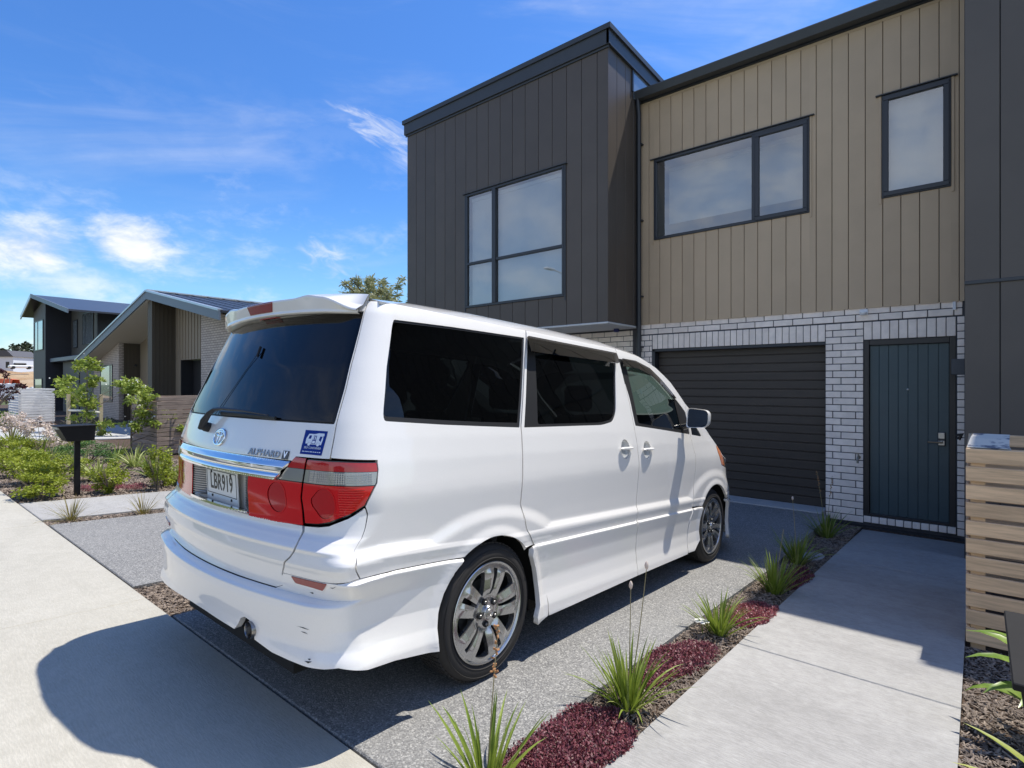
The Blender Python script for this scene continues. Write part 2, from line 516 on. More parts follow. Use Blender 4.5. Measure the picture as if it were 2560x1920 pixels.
def S(t,z):
    """outline param -> (x,y) ; t in [0,1] rear, [1,2] corner, >2 side"""
    t=np.asarray(t,float); z=np.asarray(z,float)
    r=R(z);k=K(z);rx=RX(z);ry=RYY(z)
    w0=np.interp(z,W0Z,W0X); x1=w0-rx; y1=r+k*x1*x1; y2=y1+ry
    w=W(y2,z)
    # rear
    ta=np.clip(t,0,1); xa=ta*x1; ya=r+k*xa*xa
    # corner bezier
    u=np.clip(t-1,0,1)
    sl=2*k*x1; n=np.sqrt(1+sl*sl); h1=.6*(w-x1); h2=.55*ry
    p1x=x1+h1/n; p1y=y1+h1*sl/n; p2x=w; p2y=y2-h2
    b0=(1-u)**3;b1=3*u*(1-u)**2;b2=3*u*u*(1-u);b3=u**3
    xb=b0*x1+b1*p1x+b2*p2x+b3*w; yb=b0*y1+b1*p1y+b2*p2y+b3*y2
    yc=y2+np.maximum(t-2,0); xc=W(yc,z)
    x=np.where(t<1,xa,np.where(t<2,xb,xc)); y=np.where(t<1,ya,np.where(t<2,yb,yc))
    dent=.007*ss(.335,.415,z)*(1-ss(.50,.63,z))*ss(.45,1.05,t)*(1-ss(1.7,2.5,t))
    x=x-.75*dent; y=y+.65*dent
    return x,y
def y2of(z):
    r=R(z);k=K(z);rx=RX(z);ry=RYY(z);w0=np.interp(z,W0Z,W0X); x1=w0-rx
    return r+k*x1*x1+ry
ST = 0.054
RQ = Euler((-math.atan(ST), 0, 0)).to_matrix()
VAN_O = Vector((-2.75, 0.95, 0.28 - ST * 0.95))
van = empty("van", VAN_O, RQ, "white people carrier with tinted glass parked nose-in on the driveway", "van")

def SS(t, z):                       # outline surface, signed t (negative = left side)
    t = np.asarray(t, float); z = np.asarray(z, float)
    x, y = S(np.abs(t), z)
    return np.stack([np.where(t < 0, -x, x), y, z + 0 * t], -1)
def SIDE(y, z):                     # right side as a function of (y, z)
    y = np.asarray(y, float); z = np.asarray(z, float)
    return SS(2 + y - y2of(z), z)
def SIDEL(a, z):                    # left side: a = -y
    return SS(-(2 - np.asarray(a, float) - y2of(np.asarray(z, float))), z)
ZT = ([.2, .45, 2.5, 2.9, 3.17, 3.4, 3.62, 3.85, 4.05, 4.21, 4.35, 4.55, 4.8, 5.0], [1.80, 1.80, 1.803, 1.775, 1.705, 1.60, 1.43, 1.30, 1.19, 1.07, .96, .90, .84, .80])
ZC = ([.2, .45, .8, 1.2, 2.0, 2.6, 2.95, 3.4, 3.8, 4.15, 4.5, 4.8, 4.95, 5.0], [1.83, 1.86, 1.895, 1.915, 1.925, 1.915, 1.89, 1.70, 1.43, 1.17, 1.09, 1.0, .88, .80])
def ztop(y): return np.interp(y, *ZT)
def TOP(u, y):                      # u in -1..1 across
    u = np.asarray(u, float); y = np.asarray(y, float)
    zt = ztop(y); zc = np.maximum(np.interp(y, *ZC), zt + .002)
    xw = W(y, zt)
    z = zt + (zc - zt) * (1 - np.abs(u) ** 3.2)
    # keep the edge tangent to the flank: squeeze
    return np.stack([u * xw, y, z], -1)

WHITE = mat('white_pearl_paint', (.85, .825, .785), rough=.34, coat=1.0, var=.012, vscale=180, bump=0, spec=.5, crough=.02)
BLACK = mat('black_rubber', (.012, .012, .013), rough=.55)
TRIM = mat('black_gloss_trim', (.008, .008, .009), rough=.12, coat=.6)
PRIV = glass_mat('privacy_glass', (.03, .036, .042), boost=.0, fk=.85)
CLEAR = glass_mat('green_clear_glass', (.62, .78, .72))
CHROME = mat('chrome', (.85, .86, .88), rough=.05, metal=1.0)
ALLOY = mat('silver_alloy', (.50, .50, .50), rough=.22, metal=.85, coat=.5)
TYRE = mat('tyre_rubber', (.022, .020, .019), rough=.78, bump=.25, bscale=90, bdist=.004)
REDL = mat('red_lens', (.62, .003, .006), rough=.12, coat=.6, spec=.4)
REDD = mat('dark_red_lens', (.46, .004, .007), rough=.12, coat=1.0)
REDB = mat('dull_red_lens', (.26, .02, .02), rough=.25, coat=.6)
CLRL = mat('clear_lens', (.36, .36, .35), rough=.10, coat=1.0, metal=.45)
AMBER = mat('amber_lens', (.75, .22, .04), rough=.15, coat=1.0)
SEAT = mat('grey_seat_cloth', (.10, .10, .11), rough=.9)
DARK = mat('dark_underbody', (.008, .008, .008), rough=.9)

def mir(p): return [(-a, b) for a, b in p][::-1]
def arc(cy, cz, r, a0, a1, n=24):
    return [(cy + r * math.cos(D2R(a0 + (a1 - a0) * i / n)), cz + r * math.sin(D2R(a0 + (a1 - a0) * i / n))) for i in range(n + 1)]
def arc_z(cy, cz, r, z0, z1, n=24):   # arc over the top from the rear point at height z0 to the front point at z1
    a0 = 180 - math.degrees(math.asin((z0 - cz) / r)); a1 = math.degrees(math.asin((z1 - cz) / r))
    return arc(cy, cz, r, a0, a1, n)

KN = np.concatenate([np.array(DZ), [-.011, -.005, .001, .005, .01, .03, .045, .068, .082, .09, .098, .113]])
ROWS = np.concatenate([KN, np.arange(.13, 1.3, .012), np.arange(-.5, -.02, .02)]) 
SHY = lambda a: zmould(np.abs(a))
SHT = lambda a: zmould(np.maximum(np.abs(a) - 1.68, 0))
RB = np.concatenate([np.array(DZ), np.array(RDZ) + .005, [-.088, -.081, -.073, -.011, -.005, .001, .005, .01, .03, .045, .068, .082, .09, .098, .113, -.15, -.25]])
RB = RB[RB < .35]
G_ = .0035   # half a panel gap
# ---- tailgate
seamR = [(1.20, 1.835), (1.19, 1.73), (1.20, 1.57), (1.19, 1.40), (1.155, 1.247), (1.19, 1.116)]
sh = lambda pts, da, db=0: [(a + da, b + db) for a, b in pts]
tg_up = sh(seamR, -.012) + [(.826, 1.114), (.80, 1.095)] 
tg_up = tg_up + mir(tg_up)
glassR = [(1.165, 1.752), (1.168, 1.57), (1.158, 1.40), (1.125, 1.252)]
glass_hole = rounded(glassR + mir(glassR), [.02, 0, 0, .03, .03, 0, 0, .02])
panel("tailgate", tg_up, SS, WHITE, van, holes=[glass_hole], h=(.04, .02), rim=.016)
gl_in = rounded([(a * .988, z + dz) for (a, z), dz in zip(glassR, (-.006, 0, 0, .008))] + mir([(a * .988, z + dz) for (a, z), dz in zip(glassR, (-.006, 0, 0, .008))]), [.02, 0, 0, .03, .03, 0, 0, .02])
panel("rear_window", gl_in, SS, PRIV, van, h=(.05, .03), rim=0, off=-.003)
# black edge band under the glass
panel("window_seal", rounded([(1.178, 1.76), (1.178, 1.57), (1.166, 1.40), (1.134, 1.244)] + mir([(1.178, 1.76), (1.178, 1.57), (1.166, 1.40), (1.134, 1.244)]), .02), SS, BLACK, van,
      holes=[rounded([(1.10, 1.73), (1.10, 1.57), (1.09, 1.40), (1.07, 1.275)] + mir([(1.10, 1.73), (1.10, 1.57), (1.09, 1.40), (1.07, 1.275)]), .03)], h=(.06, .04), rim=0, off=-.009)
lowR = [(.885, .838), (.892, .80), (.890, .762), (.800, .700), (.760, .645), (.790, .598)]
low = lowR + [(.745, .5815), (.40, .5795)] ; low = low + mir(low)
panel("tailgate_lower", low, SS, WHITE, van, h=(.03, .008), rim=.016, rows=np.concatenate([RB, np.arange(-.05, .25, .01)]), shift=SHT)
# ---- number plate recess
def REC(x, z):
    x = np.asarray(x, float); z = np.asarray(z, float)
    d = .045 * ss(.318, .185, np.abs(x)) * ss(1.03, 1.0, z) 
    y = R(z) + K(z) * x * x + .004 + d
    return np.stack([x, y, z + 0 * x], -1)
panel("plate_recess", [(-.50, .838), (.50, .838), (.50, 1.03), (-.50, 1.03)], REC, WHITE, van, h=(.02, .012), rim=0, off=-.012)
for s in (1, -1):
    q = [(.195, .856), (.308, .852), (.312, 1.003), (.195, 1.003)]
    q = q if s > 0 else [(-a, b) for a, b in q][::-1]
    ln = panel("reflector_panel", q, REC, CLRL, van, h=(.012, .010), rim=0, off=-.006)
    mb = MB()
    for i in range(13):
        z = .860 + i * .0112
        for a0, a1 in ((.20, .255), (.255, .308)):
            p0 = REC(np.array([s * a0, s * a1]), np.array([z, z]))
            A, B = Vector(p0[0]), Vector(p0[1]); mb.tube([A + Vector((0, .003, 0)), B + Vector((0, .003, 0))], .0032, 5, cap=False)
    mb.build("lens_rib", CLRL, ln)
    WM[ln.name] = Matrix()
# chrome garnish
def GAR(t, z):
    p = SS(t, z); zz = np.asarray(z, float)
    k = np.clip((zz - 1.010) / .080, 0, 1)
    bul = .016 * np.clip((1.0 - k) / .30, 0, 1) ** .8 + .004 * np.exp(-((k - .15) / .10) ** 2) - .005 * np.exp(-((k - .36) / .06) ** 2)
    p = p.copy(); p[..., 1] -= bul
    return p
gar = [(-.79, 1.090), (-.705, 1.0105), (.705, 1.0105), (.79, 1.090), (.45, 1.0925), (0, 1.094), (-.45, 1.0925)]
panel("garnish", gar, GAR, CHROME, van, h=(.02, .004), hb=.012, rim=.010)
panel("chrome_sill", [(-.42, .840), (.42, .840), (.42, .852), (-.42, .852)], SS, CHROME, van, h=(.04, .006), rim=.02, off=.006)
# number plate
def yr(x, z): return float(R(np.array(z)) + K(np.array(z)) * x * x)
pm = Matrix.Translation((0.0, yr(0, .93) + .036, .925)) @ Euler((D2R(90 + 6), 0, 0)).to_matrix().to_4x4()
PLT = mat('white_plate', (.74, .75, .74), rough=.35, coat=.3)
INK = mat('black_plate_ink', (.01, .01, .012), rough=.4)
mb = MB(); mb.box(-.172, .172, -.083, .083, -.004, .002, c=.0015, T=pm)
pl = mb.build("number_plate", PLT, None); pl.parent = van; WM[pl.name] = Matrix()
mb = MB()
for (x0, x1, y0, y1) in ((-.160, .160, .0665, .0695), (-.160, .160, -.0445, -.0415), (-.1615, -.1585, -.043, .068), (.1585, .1615, -.043, .068)):
    mb.box(x0, x1, y0, y1, .002, .0032, T=pm)
mb.build("plate_border", INK, pl)
text_mesh("plate_lettering", "LBR919", .108, INK, pl, pm @ Matrix.Translation((0.0, .013, .0022)), ext=.0007, sx=.70, bold=.0018, spacing=1.06)
for (x, y) in ((-.105, .060), (.105, .060), (-.105, -.056), (.105, -.056)):
    MB().lathe([(.0065, 0), (.0065, .003), (.003, .0045)], 10, pm @ Matrix.Translation((x, y, .002))).build("plate_screw", BLACK, pl)
# badge: crossed ellipses
def ell_ring(mb, M, a, b, cx, cy, r, n=36, th=0, sq=.7):
    v = []; f = []; m = 8
    for i in range(n):
        t = 2 * math.pi * i / n
        ct, st = math.cos(t), math.sin(t)
        for k in range(m):
            q = 2 * math.pi * k / m
            rr = r * math.cos(q) * (1 + .35 * abs(ct))
            nx, ny = ct / a, st / b; L = math.hypot(nx, ny); nx /= L; ny /= L
            v.append(M @ Vector((cx + a * ct + nx * rr, cy + b * st + ny * rr, r * sq * math.sin(q) + .004)))
    for i in range(n):
        for k in range(m):
            f.append((i * m + k, i * m + (k + 1) % m, ((i + 1) % n) * m + (k + 1) % m, ((i + 1) % n) * m + k))
    mb.add(v, f)
def badge(mb, M, s=1.0):
    ell_ring(mb, M, .056 * s, .038 * s, 0, 0, .0048 * s)
    ell_ring(mb, M, .036 * s, .0115 * s, 0, .0165 * s, .0036 * s)
    ell_ring(mb, M, .0135 * s, .033 * s, 0, -.002 * s, .0036 * s)
def on_rear(x, z, out=.002, roll=0):
    e = 1e-3
    f = lambda a, b: Vector((a, yr(a, b), b))
    p = f(x, z); dx = (f(x + e, z) - f(x - e, z)).normalized(); dz = (f(x, z + e) - f(x, z - e)).normalized()
    n = dx.cross(dz).normalized(); dz = n.cross(dx)
    M = Matrix((dx, dz, n)).transposed().to_4x4()
    return Matrix.Translation(p + n * out) @ M
mb = MB(); badge(mb, on_rear(0, 1.156, .001)); mb.build("badge", CHROME, None, smooth=True).parent = van
LETT = mat('dark_chrome_letter', (.30, .31, .33), rough=.12, metal=1.0)
tx = text_mesh("model_lettering", "ALPHARD", .040, LETT, None, on_rear(.405, 1.1125, .0015), ext=.0016, sx=1.15, bold=.0006, spacing=1.12); tx.parent = van
M = on_rear(.545, 1.114, .001); mb = MB(); mb.box(-.019, .019, -.018, .018, 0, .003, c=.001, T=M)
vb = mb.build("letter_plate", TRIM, None); vb.parent = van; WM[vb.name] = Matrix()
text_mesh("letter", "V", .036, CHROME, vb, M @ Matrix.Translation((0, 0, .0032)), ext=.0008, sx=1.0, bold=.0012)
# sticker
BLUE = mat('blue_sticker', (.004, .030, .24), rough=.5, spec=.15); WST = mat('white_print', (.72, .78, .88), rough=.4)
def SMAP(off):
    def f(a, b):   # a,b in metres on the sticker, origin at its centre
        a = np.asarray(a, float); b = np.asarray(b, float)
        return SS(.93 + a / .80, 1.1745 + b)
    return f
stk = panel("sticker", rounded([(-.066, -.049), (.072, -.049), (.066, .048), (-.072, .048)], .002), SMAP(0), BLUE, van, h=(.02, .02), rim=0, off=.0010)
def sp(pts, m, off=.0016, holes=()):
    return panel("print", [(a * .00125, b * .00105) for a, b in pts], SMAP(0), m, stk, holes=[[(a * .00125, b * .00105) for a, b in q] for q in holes], h=(.008, .008), hb=.004, rim=0, off=off)
sp([(-40, -6), (-42, 14), (-34, 32), (-6, 32), (10, 36), (36, 36), (38, 26), (34, 26), (36, 12), (34, -8), (27, -8), (24, 0), (14, 0), (10, -8), (-14, -8), (-18, 0), (-27, 0), (-31, -6)], WST,
   holes=[[(-32, 13), (-20, 13), (-19, 26), (-30, 26)], [(18, 10), (28, 4), (31, 24), (20, 24)]])
sp([(-12, -6), (6, -6), (5, 26), (-10, 26)], BLUE, .0019); sp([(-10, -4), (4, -4), (3, 6), (-9, 6)], WST, .0022)
for cx_ in (-3 - 4.5, 0.5): sp([(cx_ - 2, 10), (cx_ + 2, 10), (cx_ + 2, 24), (cx_ - 2, 24)], WST, .0022)
for cx_ in (-22.5, 19): sp([(cx_ + 7 * math.cos(i * .5236), -7 + 7 * math.sin(i * .5236)) for i in range(12)], WST)
MS = on_rear(.66, 1.143, .0020)
def stick_txt(s, size, z, sx, x=0):
    p = SS(np.array([.93 + x]), np.array([z]))[0]
    e = SS(np.array([.93 + x + .04]), np.array([z]))[0] - SS(np.array([.93 + x - .04]), np.array([z]))[0]
    dx = Vector(e).normalized(); up_ = Vector(SS(np.array([.93]), np.array([z + .01]))[0] - SS(np.array([.93]), np.array([z - .01]))[0]).normalized()
    n = dx.cross(up_).normalized(); up_ = n.cross(dx)
    M = Matrix.Translation(Vector(p) + n * .0026) @ Matrix((dx, up_, n)).transposed().to_4x4()
    text_mesh("lettering", s, size, WST, stk, M, ext=.0003, sx=sx)
stick_txt("SELF CONTAINED", .0125, 1.152, .92)
for i_, w_ in enumerate((9, 5, 7, 4, 10, 6, 8, 5, 7)):   # illegible small print
    a0 = -44 + sum((9, 5, 7, 4, 10, 6, 8, 5, 7)[:i_]) * 1.12 + i_ * 2.2; sp([(a0, -37.5), (a0 + w_, -37.5), (a0 + w_, -34.5), (a0, -34.5)], WST, .0018)

# ---- rear lamps
def LAMPD(t, z):   # very slight bulge of the lens
    return SS(t, z)
def lamp(s):
    F_ = (lambda p: p) if s > 0 else mir
    inner = [(.900, 1.106), (.822, 1.106), (.720, 1.014), (.705, 1.007), (.430, 1.003), (.430, .838), (.69, .840), (.886, .845), (.893, 1.01)][::-1]
    outer = [(.914, 1.108), (1.35, 1.109), (1.885, 1.105), (1.903, 1.075), (1.875, 1.02), (1.705, .932), (1.49, .896), (1.20, .864), (.905, .848), (.907, 1.01)][::-1]
    h = empty("tail_lamp"); h.parent = van; WM[h.name] = Matrix()
    bz = lambda p, k=.0: p
    # dark housing slightly behind, coloured lens zones in front of it
    for q in (inner, outer):
        panel("lamp_housing", F_(rounded(q, .008)), SS, TRIM, h, h=(.04, .02), rim=.02, off=-.006)
    zi = 1.012; zt_ = 1.066
    def clipz(poly, lo, hi):
        def cl(P, keep, zc):
            out = []
            for i in range(len(P)):
                a = P[i - 1]; b = P[i]
                if keep(b) != keep(a):
                    t = (zc - a[1]) / (b[1] - a[1]); out.append((a[0] + t * (b[0] - a[0]), zc))
                if keep(b): out.append(b)
            return out
        return cl(cl(poly, lambda p: p[1] >= lo, lo), lambda p: p[1] <= hi, hi)
    def inset(poly, d):
        c = np.mean(np.array(poly), 0); out = []
        n = len(poly)
        for i in range(n):
            p = np.array(poly[i]); a = np.array(poly[i - 1]); b = np.array(poly[(i + 1) % n])
            e1 = (p - a) / (np.linalg.norm(p - a) + 1e-9); e2 = (b - p) / (np.linalg.norm(b - p) + 1e-9)
            n1 = np.array([-e1[1], e1[0]]); n2 = np.array([-e2[1], e2[0]]); m_ = n1 + n2; m_ /= max(np.linalg.norm(m_), .5)
            out.append(tuple(p + m_ * d))
        return out
    for q, cx_, cr in ((inner, .700, .062), (outer, 1.14, .060)):
        qi = inset(q, .005)
        low_ = clipz(qi, 0, zi - .002)
        rx_ = cr / .8 if q is inner else cr / .36
        circ = [(cx_ + rx_ * math.cos(i * math.pi / 12), .938 + cr * math.sin(i * math.pi / 12)) for i in range(24)]
        ring = [(cx_ + rx_ * 1.08 * math.cos(i * math.pi / 12), .938 + cr * 1.08 * math.sin(i * math.pi / 12)) for i in range(24)]
        panel("red_lens", F_(low_), SS, REDL, h, holes=[F_(ring)], h=(.02, .008), rim=.003, off=0)
        panel("lens_reflector", F_(circ), SS, REDD, h, h=(.02, .01), rim=0, off=-.002)
        panel("lens_ring", F_(ring), SS, REDL, h, holes=[F_(circ)], h=(.02, .01), rim=0, off=.001)
        panel("clear_lens", F_(clipz(qi, zi + .002, zt_ - .001)), SS, CLRL, h, h=(.012, .006), rim=.003, off=0)
        panel("red_lens", F_(clipz(qi, zt_ + .001, 2)), SS, REDD, h, h=(.03, .01), rim=.003, off=0)
    # fluting of the clear band and of the red part
    mb = MB(); md = MB()
    for i in range(26):
        t = .945 + i * .0345
        p = SS(np.array([s * t, s * t]), np.array([1.018, 1.062])); A, B = Vector(p[0]), Vector(p[1])
        mb.tube([A, B], .0022, 5, cap=False)
    for j in range(5):
        z = 1.022 + j * .009
        pp = SS(np.array([s * (.95 + .03 * i) for i in range(30)]), np.full(30, z)); mb.tube([Vector(p) for p in pp], .0018, 5, cap=False)
    mb.build("lens_rib", CLRL, h)
    for j in range(13):
        z = .885 + j * .0095
        nn = int((np.interp(z, [.88, .92, 1.0], [1.36, 1.62, 1.78]) - 1.36) / .03)
        if nn < 2: continue
        pp = SS(np.array([s * (1.36 + .03 * i) for i in range(nn)]), np.full(nn, z)); md.tube([Vector(p) for p in pp], .0022, 5, cap=False)
    md.build("red_lens_rib", REDL, h)
lamp(1); lamp(-1)
# ---- bumpers
upb = [(.905, .838), (1.20, .852), (1.49, .884), (1.705, .922), (1.80, .815), (1.995, .747), (2.02, .6645), (1.80, .660), (1.48, .6545), (1.10, .6515), (.775, .6515), (.813, .700), (.903, .762), (.905, .80)][::-1]
panel("bumper_corner", upb, SS, WHITE, van, h=(.03, .008), rim=.016, rows=np.concatenate([RB, np.arange(0, .25, .01)]), shift=SHT)
panel("bumper_corner", mir(upb), SS, WHITE, van, h=(.03, .008), rim=.016, rows=np.concatenate([RB, np.arange(0, .25, .01)]), shift=SHT)
arch_r = arc_z(1.06, .33, .374, .634, .264)
def side2t(pts):
    out = []
    for i, (y, z) in enumerate(pts):
        if i:
            y0, z0 = pts[i - 1]; n = int(max(abs(z - z0), abs(y - y0) * .3) / .02)
            for k in range(1, n + 1): out.append((y0 + (y - y0) * k / (n + 1), z0 + (z - z0) * k / (n + 1)))
        out.append((y, z))
    return [(2 + y - float(y2of(np.array(z))), z) for y, z in out]
bl_arch = [(1.06 - math.sqrt(.374 ** 2 - (z - .33) ** 2), z) for z in (.634, .58, .5, .42, .36, .30, .262)]
lowb = [(.766, .638), (.775, .6485), (1.10, .6485), (1.48, .651), (1.80, .657), (2.03, .6615)] + side2t([(yy, float(zmould(yy)) - .0005) for yy in (.45, .55, .65, .74)] + bl_arch) + side2t([(.45, .300)]) + [(1.60, .336), (1.40, .330), (1.17, .328), (.95, .331), (.81, .336)]
lowb_right = lowb + [(.655, .358), (.635, .402), (.60, .430), (.56, .436), (.52, .424), (.49, .392), (.455, .365)]
lowb_left = [(-a, b) for a, b in lowb][::-1]
bottom_c = [(.30, .372), (.1, .380), (-.1, .380), (-.3, .372)]
poly_b = lowb_right + bottom_c + [(-.56, .354)] + lowb_left + [(-.785, .594), (-.74, .5760), (-.4, .5745), (.4, .5745), (.74, .5760), (.785, .594)]
panel("rear_bumper", poly_b[::-1], SS, WHITE, van, h=(.03, .008), rim=.03, rows=np.concatenate([RB, np.arange(-.4, .02, .014)]), shift=SHT)
# reflectors
rf = rounded([(.835, .646), (.87, .622), (1.17, .616), (1.22, .647)], [.004, .01, .01, .004])
for q in (rf, mir(rf)): panel("bumper_reflector", q, SS, REDB, van, h=(.03, .01), rim=.01, off=.004)
# scuffs on the bumper corner
SCF = mat('scuff', (.03, .03, .03), rough=.8)
for (t0, z0, t1, z1, w_) in ((.98, .470, 1.20, .466, .0022), (1.03, .452, 1.17, .448, .0018), (.98, .596, 1.03, .594, .003), (1.28, .634, 1.44, .644, .0016), (1.13, .347, 1.24, .351, .004), (1.17, .357, 1.22, .358, .003)):
    panel("scuff_mark", [(t0, z0), ((t0 + t1) / 2, z0 - w_ * 1.2), (t1, z1), ((t0 + t1) / 2, z0 + w_ * .6)], SS, SCF, van, h=(.05, .01), rim=0, off=.0012)

# ---- sides, windows
for s in (1, -1):
    fn = SIDE if s > 0 else SIDEL
    F_ = (lambda p: p[::1]) if s > 0 else mir
    P = lambda name, poly, m, **k: panel(name, F_(poly), fn, m, van, **{**k, 'holes': [F_(q) for q in k.get('holes', ())]})
    def t2side(pts): return [(float(y2of(np.array(z))) + (t - 2), z) for t, z in pts]
    # quarter panel is drawn in outline space (t,z)
    fq = SS
    gap1 = [(1.503, 1.80), (1.43, 1.62), (1.303, 1.245), (1.285, 1.0), (1.275, .835), (1.32, .70), (1.392, .606)]
    rear_edge = [(1.215, 1.80), (1.203, 1.73), (1.214, 1.57), (1.203, 1.40), (1.168, 1.247), (1.20, 1.12), (1.90, 1.113), (1.915, 1.075), (1.89, 1.02), (1.718, .930), (1.812, .815), (2.001, .747), (2.026, .665)]
    ar = arc_z(1.06, .33, .374, .6395, .606)
    q = rear_edge + side2t([(yy, float(zmould(yy)) + .003) for yy in (.45, .55, .65, .75)] + ar) + side2t([(y - .005, z) for y, z in gap1[::-1]])
    qw = side2t(rounded([(.475, 1.722), (.889, 1.738), (1.465, 1.753), (1.40, 1.56), (1.290, 1.238), (1.0, 1.246), (.741, 1.254), (.352, 1.272), (.395, 1.50)], [.05, 0, .004, 0, .004, 0, 0, .05, 0]))
    Q = (lambda p: p) if s > 0 else mir
    panel("quarter_panel", Q(q[::1]), SS, WHITE, van, holes=[Q(qw)], h=(.03, .009), rim=.02, rows=ROWS, shift=SHT)
    qg = side2t(rounded([(.482, 1.712), (.889, 1.728), (1.447, 1.743), (1.386, 1.56), (1.279, 1.264), (1.0, 1.268), (.741, 1.276), (.362, 1.292), (.402, 1.50)], [.045, 0, .004, 0, .004, 0, 0, .045, 0]))
    panel("window_seal", Q(qw), SS, BLACK, van, holes=[Q(qg)], h=(.05, .04), rim=.0, off=-.004)
    w1 = panel("side_window", Q(qg), SS, PRIV, van, h=(.05, .03), rim=0, off=-.004)
    # sliding door
    gap2 = [(2.555, 1.80), (2.575, 1.6), (2.589, 1.246), (2.608, .979), (2.582, .571), (2.582, .197)]
    dl = [(y + .005, z) for y, z in gap1] + [(1.45, .50), (1.50, .37), (1.52, .275), (1.525, .197)]
    door = dl[::-1] + [(y - .004, z) for y, z in gap2]
    door = dl + [(1.525, .197)] + [(y - .004, z) for y, z in gap2[::-1]]
    dw = rounded([(1.497, 1.757), (2.505, 1.757), (2.50, 1.70), (2.36, 1.33), (2.30, 1.272), (2.15, 1.249), (1.33, 1.238)], [.02, .05, 0, .05, .03, .05, .004])
    dg = rounded([(1.565, 1.742), (2.487, 1.742), (2.48, 1.69), (2.345, 1.335), (2.28, 1.285), (2.14, 1.266), (1.46, 1.256)], [.02, .04, 0, .05, .03, .05, .02])
    hb1 = [(2.423 + .062 * math.cos(i * math.pi / 9), 1.083 + .068 * math.sin(i * math.pi / 9)) for i in range(18)]
    P("sliding_door", door, WHITE, holes=[dw, hb1], h=(.03, .009), rim=.02, rows=ROWS, shift=SHY)
    P("window_seal", dw, BLACK, holes=[dg], h=(.05, .04), rim=0, off=-.004)
    P("side_window", dg, PRIV, h=(.05, .03), rim=0, off=-.007)
    # front door
    fl = [(y + .004, z) for y, z in gap2]
    topf = [(2.7, 1.792), (2.9, 1.772), (3.05, 1.737), (3.17, 1.702), (3.3, 1.648), (3.4, 1.598), (3.52, 1.512), (3.60, 1.447)]
    fg = [(3.62, 1.43), (3.61, 1.25), (3.604, 1.137), (3.655, .984), (3.648, .84), (3.61, .68), (3.58, .557), (3.52, .455), (3.475, .30), (3.465, .188)]
    fdoor = fl + [(3.461, .188)] + [(y - .004, z) for y, z in fg[::-1]] + topf[::-1]
    fw = [(2.545, 1.728), (2.81, 1.728), (3.03, 1.686), (3.20, 1.607), (3.375, 1.502), (3.50, 1.418), (3.592, 1.352), (3.592, 1.166), (3.41, 1.180), (3.0, 1.213), (2.612, 1.243), (2.60, 1.45)]
    fw_h = rounded(fw, [.02, 0, 0, 0, 0, 0, .004, .004, 0, 0, .01, 0])
    fgls = rounded([(2.66, 1.712), (2.83, 1.710), (3.03, 1.668), (3.20, 1.588), (3.355, 1.492), (3.40, 1.462), (3.425, 1.204), (3.0, 1.234), (2.672, 1.262), (2.668, 1.45)], [.02, 0, 0, 0, 0, .01, .01, 0, .02, 0])
    hb2 = [(2.749 + .060 * math.cos(i * math.pi / 9), 1.066 + .066 * math.sin(i * math.pi / 9)) for i in range(18)]
    P("front_door", fdoor, WHITE, holes=[fw_h, hb2], h=(.03, .009), rim=.02, rows=ROWS, shift=SHY)
    P("window_seal", fw_h, BLACK, holes=[fgls], h=(.05, .04), rim=0, off=-.004)
    P("side_window", fgls, CLEAR, h=(.05, .03), rim=0, off=-.008)
    # front wing
    ah = [(y, z) for y, z in arc_z(4.09, .33, .376, .545, .545)]
    wing = [(y + .004, z) for y, z in fg[:7]] + ah + [(4.60, .545), (4.98, .545), (4.98, .80), (4.8, .835), (4.55, .895)] + [(4.35, .955), (4.21, 1.065), (4.05, 1.185), (3.85, 1.295), (3.624, 1.426)]
    lampq = rounded([(4.212, 1.058), (4.225, .985), (4.31, .862), (4.62, .80), (4.75, .80), (4.75, .845), (4.55, .89), (4.35, .95)], .01)
    tri = rounded([(3.636, 1.345), (3.64, 1.161), (3.86, 1.142), (3.875, 1.150)], .006)
    P("front_wing", wing, WHITE, holes=[lampq, tri], h=(.03, .009), rim=.02, rows=ROWS, shift=SHY)
    P("headlight", lampq, CLRL, h=(.04, .02), rim=.01, off=-.003)
    P("indicator_lens", rounded([(4.214, 1.052), (4.227, .99), (4.305, .872), (4.42, .85), (4.33, .96), (4.27, 1.02)], .01), AMBER, h=(.03, .01), rim=.006, off=.002)
    P("quarter_glass", tri, TRIM, h=(.05, .03), rim=0, off=-.004)
    # skirts at the arches
    P("arch_trim", [(1.425, .598), (1.462, .50), (1.508, .37), (1.512, .20), (1.42, .175), (1.405, .22)] + [(1.06 + math.sqrt(.374 ** 2 - (z - .33) ** 2), z) for z in (.28, .33, .40, .48, .55)] + [(1.372, .6005)], WHITE, h=(.02, .009), rim=.03, off=.002)
    P("arch_trim", [(3.470, .196), (3.60, .19), (3.66, .22)] + [(4.09 - math.sqrt(.376 ** 2 - (z - .33) ** 2), z) for z in (.26, .33, .42, .50, .535)] + [(3.584, .543), (3.53, .45), (3.482, .30)], WHITE, h=(.02, .009), rim=.03, off=.002)
    fb = [(4.09 + math.sqrt(.376 ** 2 - (z - .33) ** 2), z) for z in (.535, .48, .42, .36, .30, .24, .19)]
    P("front_bumper", fb + [(4.5, .15), (4.985, .15), (4.985, .54)], WHITE, h=(.03, .012), rim=.03, off=.003)
    # rain visors
    def VIS(base, zt_f, zb, k):
        def f(a, b):
            p = base(a, b); yy = np.abs(np.asarray(a, float)); d = .010 + k * np.clip((zt_f(yy) - np.asarray(b, float)) / .10, 0, 1)
            p = p.copy(); p[..., 0] += s * d; return p
        return f
    VISM = MATS.get('smoked_visor') or glass_mat('smoked_visor', (.10, .10, .105), boost=.03)
